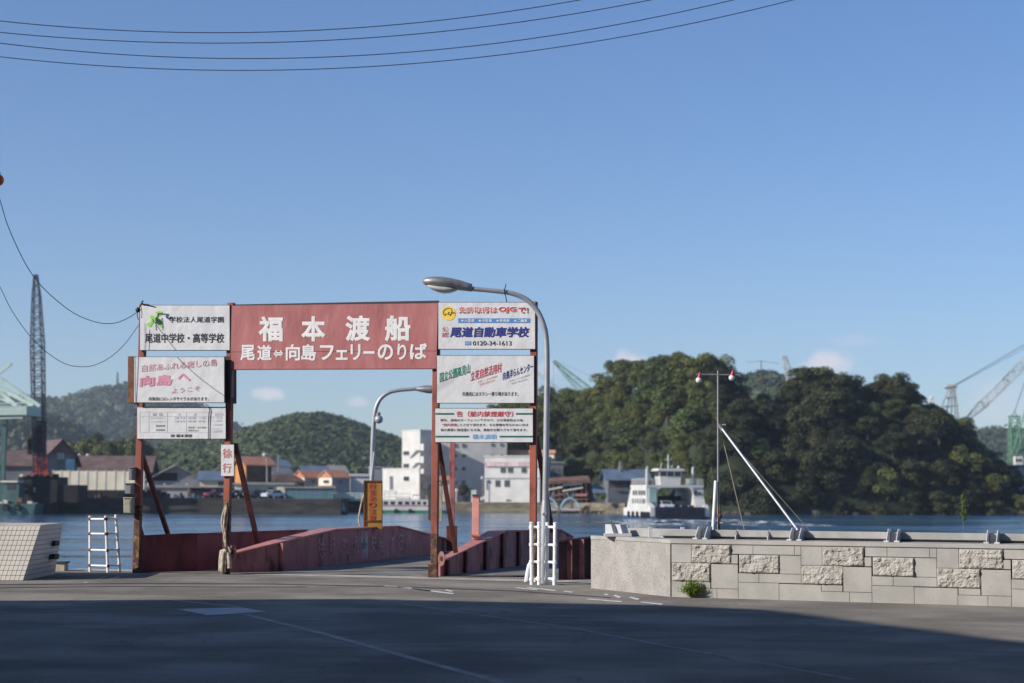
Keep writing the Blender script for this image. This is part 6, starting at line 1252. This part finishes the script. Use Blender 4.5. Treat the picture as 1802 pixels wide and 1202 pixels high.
for i, px in enumerate((675.5, 688, 701, 713, 725, 735, 745)):
    m_ = MB(); q = at(px, 888, YE); m_.box((q.x, YE - 1.35, at(735, 888, YE).z), (q.x + (.85 if px < 720 else .6), YE - 1.29, at(735, 882.5, YE).z), M_GLASS); part('window', m_, eb)
m_ = MB(); m_.box((at(676, 890, YE).x, YE - 1.2, at(735, 866, YE).z), (at(698, 890, YE).x, YE + 1.2, at(735, 864.5, YE).z), K_['white']); m_.box((at(726, 890, YE).x, YE - 1, at(735, 872, YE).z), (at(752, 890, YE).x, YE + 1, at(735, 870.5, YE).z), K_['dgrey'])
for px in (677, 686, 697, 727, 739, 751, 722): q = at(px, 870, YE); m_.beam((q.x, YE - 1, at(735, 879, YE).z), (q.x, YE - 1, at(735, 865 if px < 724 else 871, YE).z), .1, .1, K_['white'])
for y in (869, 874): m_.beam(at(676, y, YE - 1.1), at(722, y, YE - 1.1), .06, .08, K_['tin'])
part('upper_deck', m_, eb)
for px in (697, 722): m_ = MB(); c = at(px, 899, YE - 1.75); m_.tube([c + Vector((math.cos(a) * .3, 0, math.sin(a) * .3)) for a in np.linspace(0, 6.283, 13)], .12, M_BLACK, 5, False); part('tyre', m_, eb)

# --- car ferry
FW = K_['white']; M_FN = mat('navy ferry ramp', (.010, .012, .022), .6, .3, .6); M_FB = mat('blue ferry waterline', (.04, .08, .15), .5, .2, .6); M_FG = mat('pale green ferry wall', (.30, .42, .38), .6, .1, .6); M_FGD = mat('dark green deck', (.03, .12, .07), .6, .1, .6)
FO = at(1197, 914.5, 256); FO.z = WZ; th = R(12.5); FT_ = Matrix.Translation(FO) @ Matrix.Rotation(th, 4, 'Z') @ Matrix.Diagonal((.96, .66, 1, 1))
fy = thing('car_ferry', FO, 'white car ferry with a navy ramp crossing the channel, its left side sunlit', 'ferry')
def fbox(mb, x0, x1, y0, y1, z0, z1, mt): mb.box((x0, y0, z0), (x1, y1, z1), mt, FT_)
def fpart(nm, boxes, mt, **k): 
    m_ = MB()
    for b_ in boxes: fbox(m_, *b_, mt)
    return part(nm, m_, fy, **k)
def fprism(mb, prof, x0, x1, mt):                # profile in (y, z), across x
    k = len(prof); mb.add([FT_ @ Vector((x0, y, z)) for y, z in prof] + [FT_ @ Vector((x1, y, z)) for y, z in prof], [tuple(range(k))[::-1], tuple(range(k, 2 * k))] + [(i, (i + 1) % k, (i + 1) % k + k, i + k) for i in range(k)], mt)
m_ = MB(); fprism(m_, [(.3, .55), (22, .55), (22, 1.75), (2.5, 1.75), (1.2, 2.3), (.3, 1.9)], -4.75, -4.05, FW); fprism(m_, [(.3, .55), (22, .55), (22, 1.75), (2.5, 1.75), (1.2, 2.3), (.3, 1.9)], 4.05, 4.75, FW); fbox(m_, -4.05, 4.05, 1.2, 22, .5, 1.35, FW); part('hull', m_, fy)
m_ = MB(); fprism(m_, [(.2, -.5), (22, -.5), (22, .546), (.2, .546)], -4.8, 4.8, M_FB); part('boot_top', m_, fy)
m_ = MB(); fprism(m_, [(-.5, -.3), (0, -.3), (.5, 1.85), (.2, 1.95), (-.15, 1.6)], -4.0, 4.0, M_FN); part('ramp', m_, fy)
sidep = [(3.2, 1.75), (3.9, 4.9), (4.3, 6.0), (16, 6.0), (16, 4.9), (19.5, 1.75)]
for x0, x1 in ((-4.7, -3.0), (3.0, 4.7)): m_ = MB(); fprism(m_, [(3.4, 1.76), (3.9, 4.85), (16, 4.85), (19.5, 1.76)], x0, x1, FW); part('side_house', m_, fy)
fpart('green_wall', [(-2.99, -2.9, 5, 15, 1.4, 4.6), (-4.3, -3.1, 3.3, 3.9, 2.6, 4.75)], M_FG)
fpart('green_door', [(-4.2, -3.5, 3.0, 3.6, 1.77, 2.6), (3.6, 4.3, 3.0, 3.6, 1.77, 2.6)], M_FGD)
fpart('bridge_deck', [(-4.7, 4.7, 3.6, 16.5, 4.86, 5.25)], FW)
m_ = MB(); prof = [(-1.75, 5.25), (1.75, 5.25), (1.95, 6.55), (-1.95, 6.55)]
def fx(mb, pr, y0, y1, mt): k = len(pr); mb.add([FT_ @ Vector((x, y0, z)) for x, z in pr] + [FT_ @ Vector((x, y1, z)) for x, z in pr], [tuple(range(k)), tuple(range(2 * k - 1, k - 1, -1))] + [(i, i + k, (i + 1) % k + k, (i + 1) % k) for i in range(k)], mt)
fx(m_, [(-1.6, 5.26), (1.6, 5.26), (1.75, 6.55), (-1.75, 6.55)], 7, 11, FW); fx(m_, [(-1.85, 7.3), (1.85, 7.3), (1.85, 7.36), (-1.85, 7.36)], 6.9, 11, FW)
for x in (-1.8, -.6, .6, 1.8): fbox(m_, x - .07, x + .07, 6.95, 7.05, 6.55, 7.3, FW)
part('wheelhouse', m_, fy)
m_ = MB(); fx(m_, [(-1.72, 6.56), (1.72, 6.56), (1.8, 7.29), (-1.8, 7.29)], 7.05, 10.9, M_GLASS); part('wheelhouse_window', m_, fy)
m_ = MB(); fx(m_, [(-2.3, 7.37), (2.3, 7.37), (2.0, 7.75), (-2.0, 7.75)], 6.3, 11.6, FW); part('wheelhouse_roof', m_, fy)
m_ = MB(); m_.tube([FT_ @ Vector((-.05, 8.5, 7.75)), FT_ @ Vector((-.05, 8.5, 9.9))], [.16, .09], FW, 8); m_.beam(FT_ @ Vector((-.5, 8.5, 9.1)), FT_ @ Vector((.45, 8.5, 9.1)), .1, .12, FW); m_.beam(FT_ @ Vector((-1.4, 8.2, 7.75)), FT_ @ Vector((-1.2, 8.2, 8.7)), .12, .12, FW); m_.beam(FT_ @ Vector((-1.25, 8.2, 8.6)), FT_ @ Vector((-.7, 8.2, 9.05)), .12, .14, M_BLACK); m_.ball(FT_ @ Vector((1.6, 8.2, 7.95)), .24, FW, 8, 6); m_.ball(FT_ @ Vector((.5, 8.2, 8.05)), .14, FW, 8, 6); part('mast', m_, fy)
for x in (-3.55, 4.1): m_ = MB(); m_.tube([FT_ @ Vector((x, 9, 5.2)), FT_ @ Vector((x + .05, 9, 7.8))], [.2, .17], FW, 10); m_.tube([FT_ @ Vector((x + .05, 9, 7.8)), FT_ @ Vector((x + .2, 9, 8.0))], .15, FW, 8); part('funnel', m_, fy)
m_ = MB()
for z in (5.55, 5.85, 6.15): 
    for (a, b_) in (((-4.6, 3.7), (-4.6, 16)), ((4.6, 3.7), (4.6, 16)), ((-4.6, 3.7), (-1.8, 3.7)), ((1.8, 3.7), (4.6, 3.7))): m_.beam(FT_ @ Vector((*a, z)), FT_ @ Vector((*b_, z)), .06, .06, FW)
for y in np.arange(3.7, 16.1, 1.23):
    for x in (-4.6, 4.6): m_.beam(FT_ @ Vector((x, y, 5.25)), FT_ @ Vector((x, y, 6.2)), .06, .06, FW)
for x in (-3.7, -2.7, -1.8, 1.8, 2.7, 3.7): m_.beam(FT_ @ Vector((x, 3.7, 5.25)), FT_ @ Vector((x, 3.7, 6.2)), .06, .06, FW)
part('railing', m_, fy)
wl = [(-4.76, -4.69, y, y + .8, 2.45, 3.15) for y in (4.6, 6, 8, 10, 12, 14)] + [(-4.76, -4.69, y, y + 1.2, 3.7, 4.4) for y in (4.6, 6.6, 8.6, 11, 13)]
for w_ in wl: fpart('window', [w_], M_GLASS)
for z0 in (3.9,): fpart('window', [(3.2, 3.6, 3.55, 3.9, 3.7, 4.4)], M_GLASS); fpart('window', [(3.9, 4.2, 3.55, 3.9, 3.75, 4.2)], M_GLASS)
m_ = MB(); fx(m_, [(3.0, 4.85), (2.2, 4.85), (2.75, 4.5), (3.0, 3.9)], 3.6, 16, FW); fx(m_, [(-3.0, 4.85), (-3.0, 3.9), (-2.75, 4.5), (-2.2, 4.85)], 3.6, 16, FW); part('knee_bracket', m_, fy)
m_ = MB(); fprism(m_, [(2.0, 1.76), (3.0, 1.76), (3.4, 3.2), (3.2, 3.2)], 3.0, 4.7, FW); part('bulwark', m_, fy); m_ = MB(); fprism(m_, [(1.2, 1.76), (3.0, 1.76), (3.4, 2.6), (3.2, 2.6)], -4.7, -3.9, FW); part('bulwark', m_, fy)
for i in range(7): m_ = MB(); c = Vector((-4.92, 1.0 + i * 1.9 if i < 3 else 6.5 + (i - 3) * 3.5, .75)); m_.tube([FT_ @ (c + Vector((0, math.cos(a) * .38, math.sin(a) * .38))) for a in np.linspace(0, 6.283, 13)], .15, M_BLACK, 6, False); part('tyre', m_, fy)
fc = lambda x, y: FT_ @ Vector((x, y, 1.36))
for (x, y, pt_, lb) in ((-1.7, 3.6, SV, 'silver car on the ferry deck, left of the pair behind the ramp'), (.9, 3.8, DK, 'dark car on the ferry deck, right of the pair behind the ramp')):
    q = fc(x, y); px = 901 + FPX * q.x / q.y; car(px - 9, px + 9, q.y, q.z, pt_, lb, th - math.pi / 2, 'cars on the ferry')
q = FT_ @ Vector((.9, 11, 1.36)); t = thing('box_truck', q, 'dark box truck standing deep on the ferry deck', 'truck'); m_ = MB(); m_.box((-1, 8, 2.0), (2.0, 13, 3.6), K_['dark'], FT_); part('body', m_, t); m_ = MB(); m_.box((-.9, 6.4, 1.8), (1.9, 7.95, 3.0), K_['dark'], FT_); part('cab', m_, t)
for x in (-.75, 1.7):
    for y in (7.2, 11.6): m_ = MB(); m_.tube([FT_ @ Vector((x - .13, y, 1.8)), FT_ @ Vector((x + .13, y, 1.8))], .42, M_BLACK, 12); part('wheel', m_, t)
# wake foam
mf = bpy.data.materials.new('wake foam'); mf.use_nodes = True; t_ = mf.node_tree; b_ = t_.nodes['Principled BSDF']; b_.inputs['Base Color'].default_value = (.75, .8, .82, 1); b_.inputs['Roughness'].default_value = .7
co = t_.nodes.new('ShaderNodeTexCoord'); mp = t_.nodes.new('ShaderNodeMapping'); mp.inputs['Scale'].default_value = (.35, .12, 1); t_.links.new(co.outputs['Object'], mp.inputs[0]); nz = t_.nodes.new('ShaderNodeTexNoise'); nz.inputs['Scale'].default_value = 1.3; nz.inputs['Detail'].default_value = 6; nz.inputs['Roughness'].default_value = .65; t_.links.new(mp.outputs[0], nz.inputs['Vector'])
mr = t_.nodes.new('ShaderNodeMapRange'); mr.inputs[1].default_value = .50; mr.inputs[2].default_value = .62; t_.links.new(nz.outputs[0], mr.inputs[0]); t_.links.new(mr.outputs[0], b_.inputs['Alpha'])
m_ = MB(); gx_, gy_ = 44, 14; vs_ = []
for j in range(gy_ + 1):
    for i in range(gx_ + 1):
        u, v = i / gx_, j / gy_; x = 14 + 23 * u - (1 - v) * 0; y = 214 + 46 * v; e = min(1, min(u, 1 - u) * 6) * min(1, min(v, 1 - v) * 5)
        vs_.append((x + (4 * (1 - v) if u > .5 else 0), y, WZ + .01 + e * (.12 + .25 * max(0, noise.fractal(Vector((x * .5, y * .25, 2)), 1, 2, 4)))))
m_.add(vs_, [(j * (gx_ + 1) + i, j * (gx_ + 1) + i + 1, (j + 1) * (gx_ + 1) + i + 1, (j + 1) * (gx_ + 1) + i) for j in range(gy_) for i in range(gx_)], mf); o = link('wake_foam', meshof('wake_foam', m_, smooth=180)); tag(o, 'white churned wake foam on the water in front of the ferry', 'foam', kind='stuff')
bpy.data.objects.remove(_to)
# gull dots and litter are too small to tell; air between us and the hills
HAZE = 0.00012
if HAZE:
    hm = bpy.data.materials.new('haze'); hm.use_nodes = True; t_ = hm.node_tree; t_.nodes.clear(); oo = t_.nodes.new('ShaderNodeOutputMaterial'); pv = t_.nodes.new('ShaderNodeVolumePrincipled'); pv.inputs['Density'].default_value = HAZE; pv.inputs['Color'].default_value = (.80, .88, .98, 1); pv.inputs['Anisotropy'].default_value = .2; t_.links.new(pv.outputs[0], oo.inputs['Volume'])
    h_ = MB(); h_.box((-2600, -90, WZ - 5), (2600, 4100, 330), hm); o = link('haze', meshof('haze', h_)); tag(o, 'thin blue haze in the air over the channel', 'haze', kind='stuff')
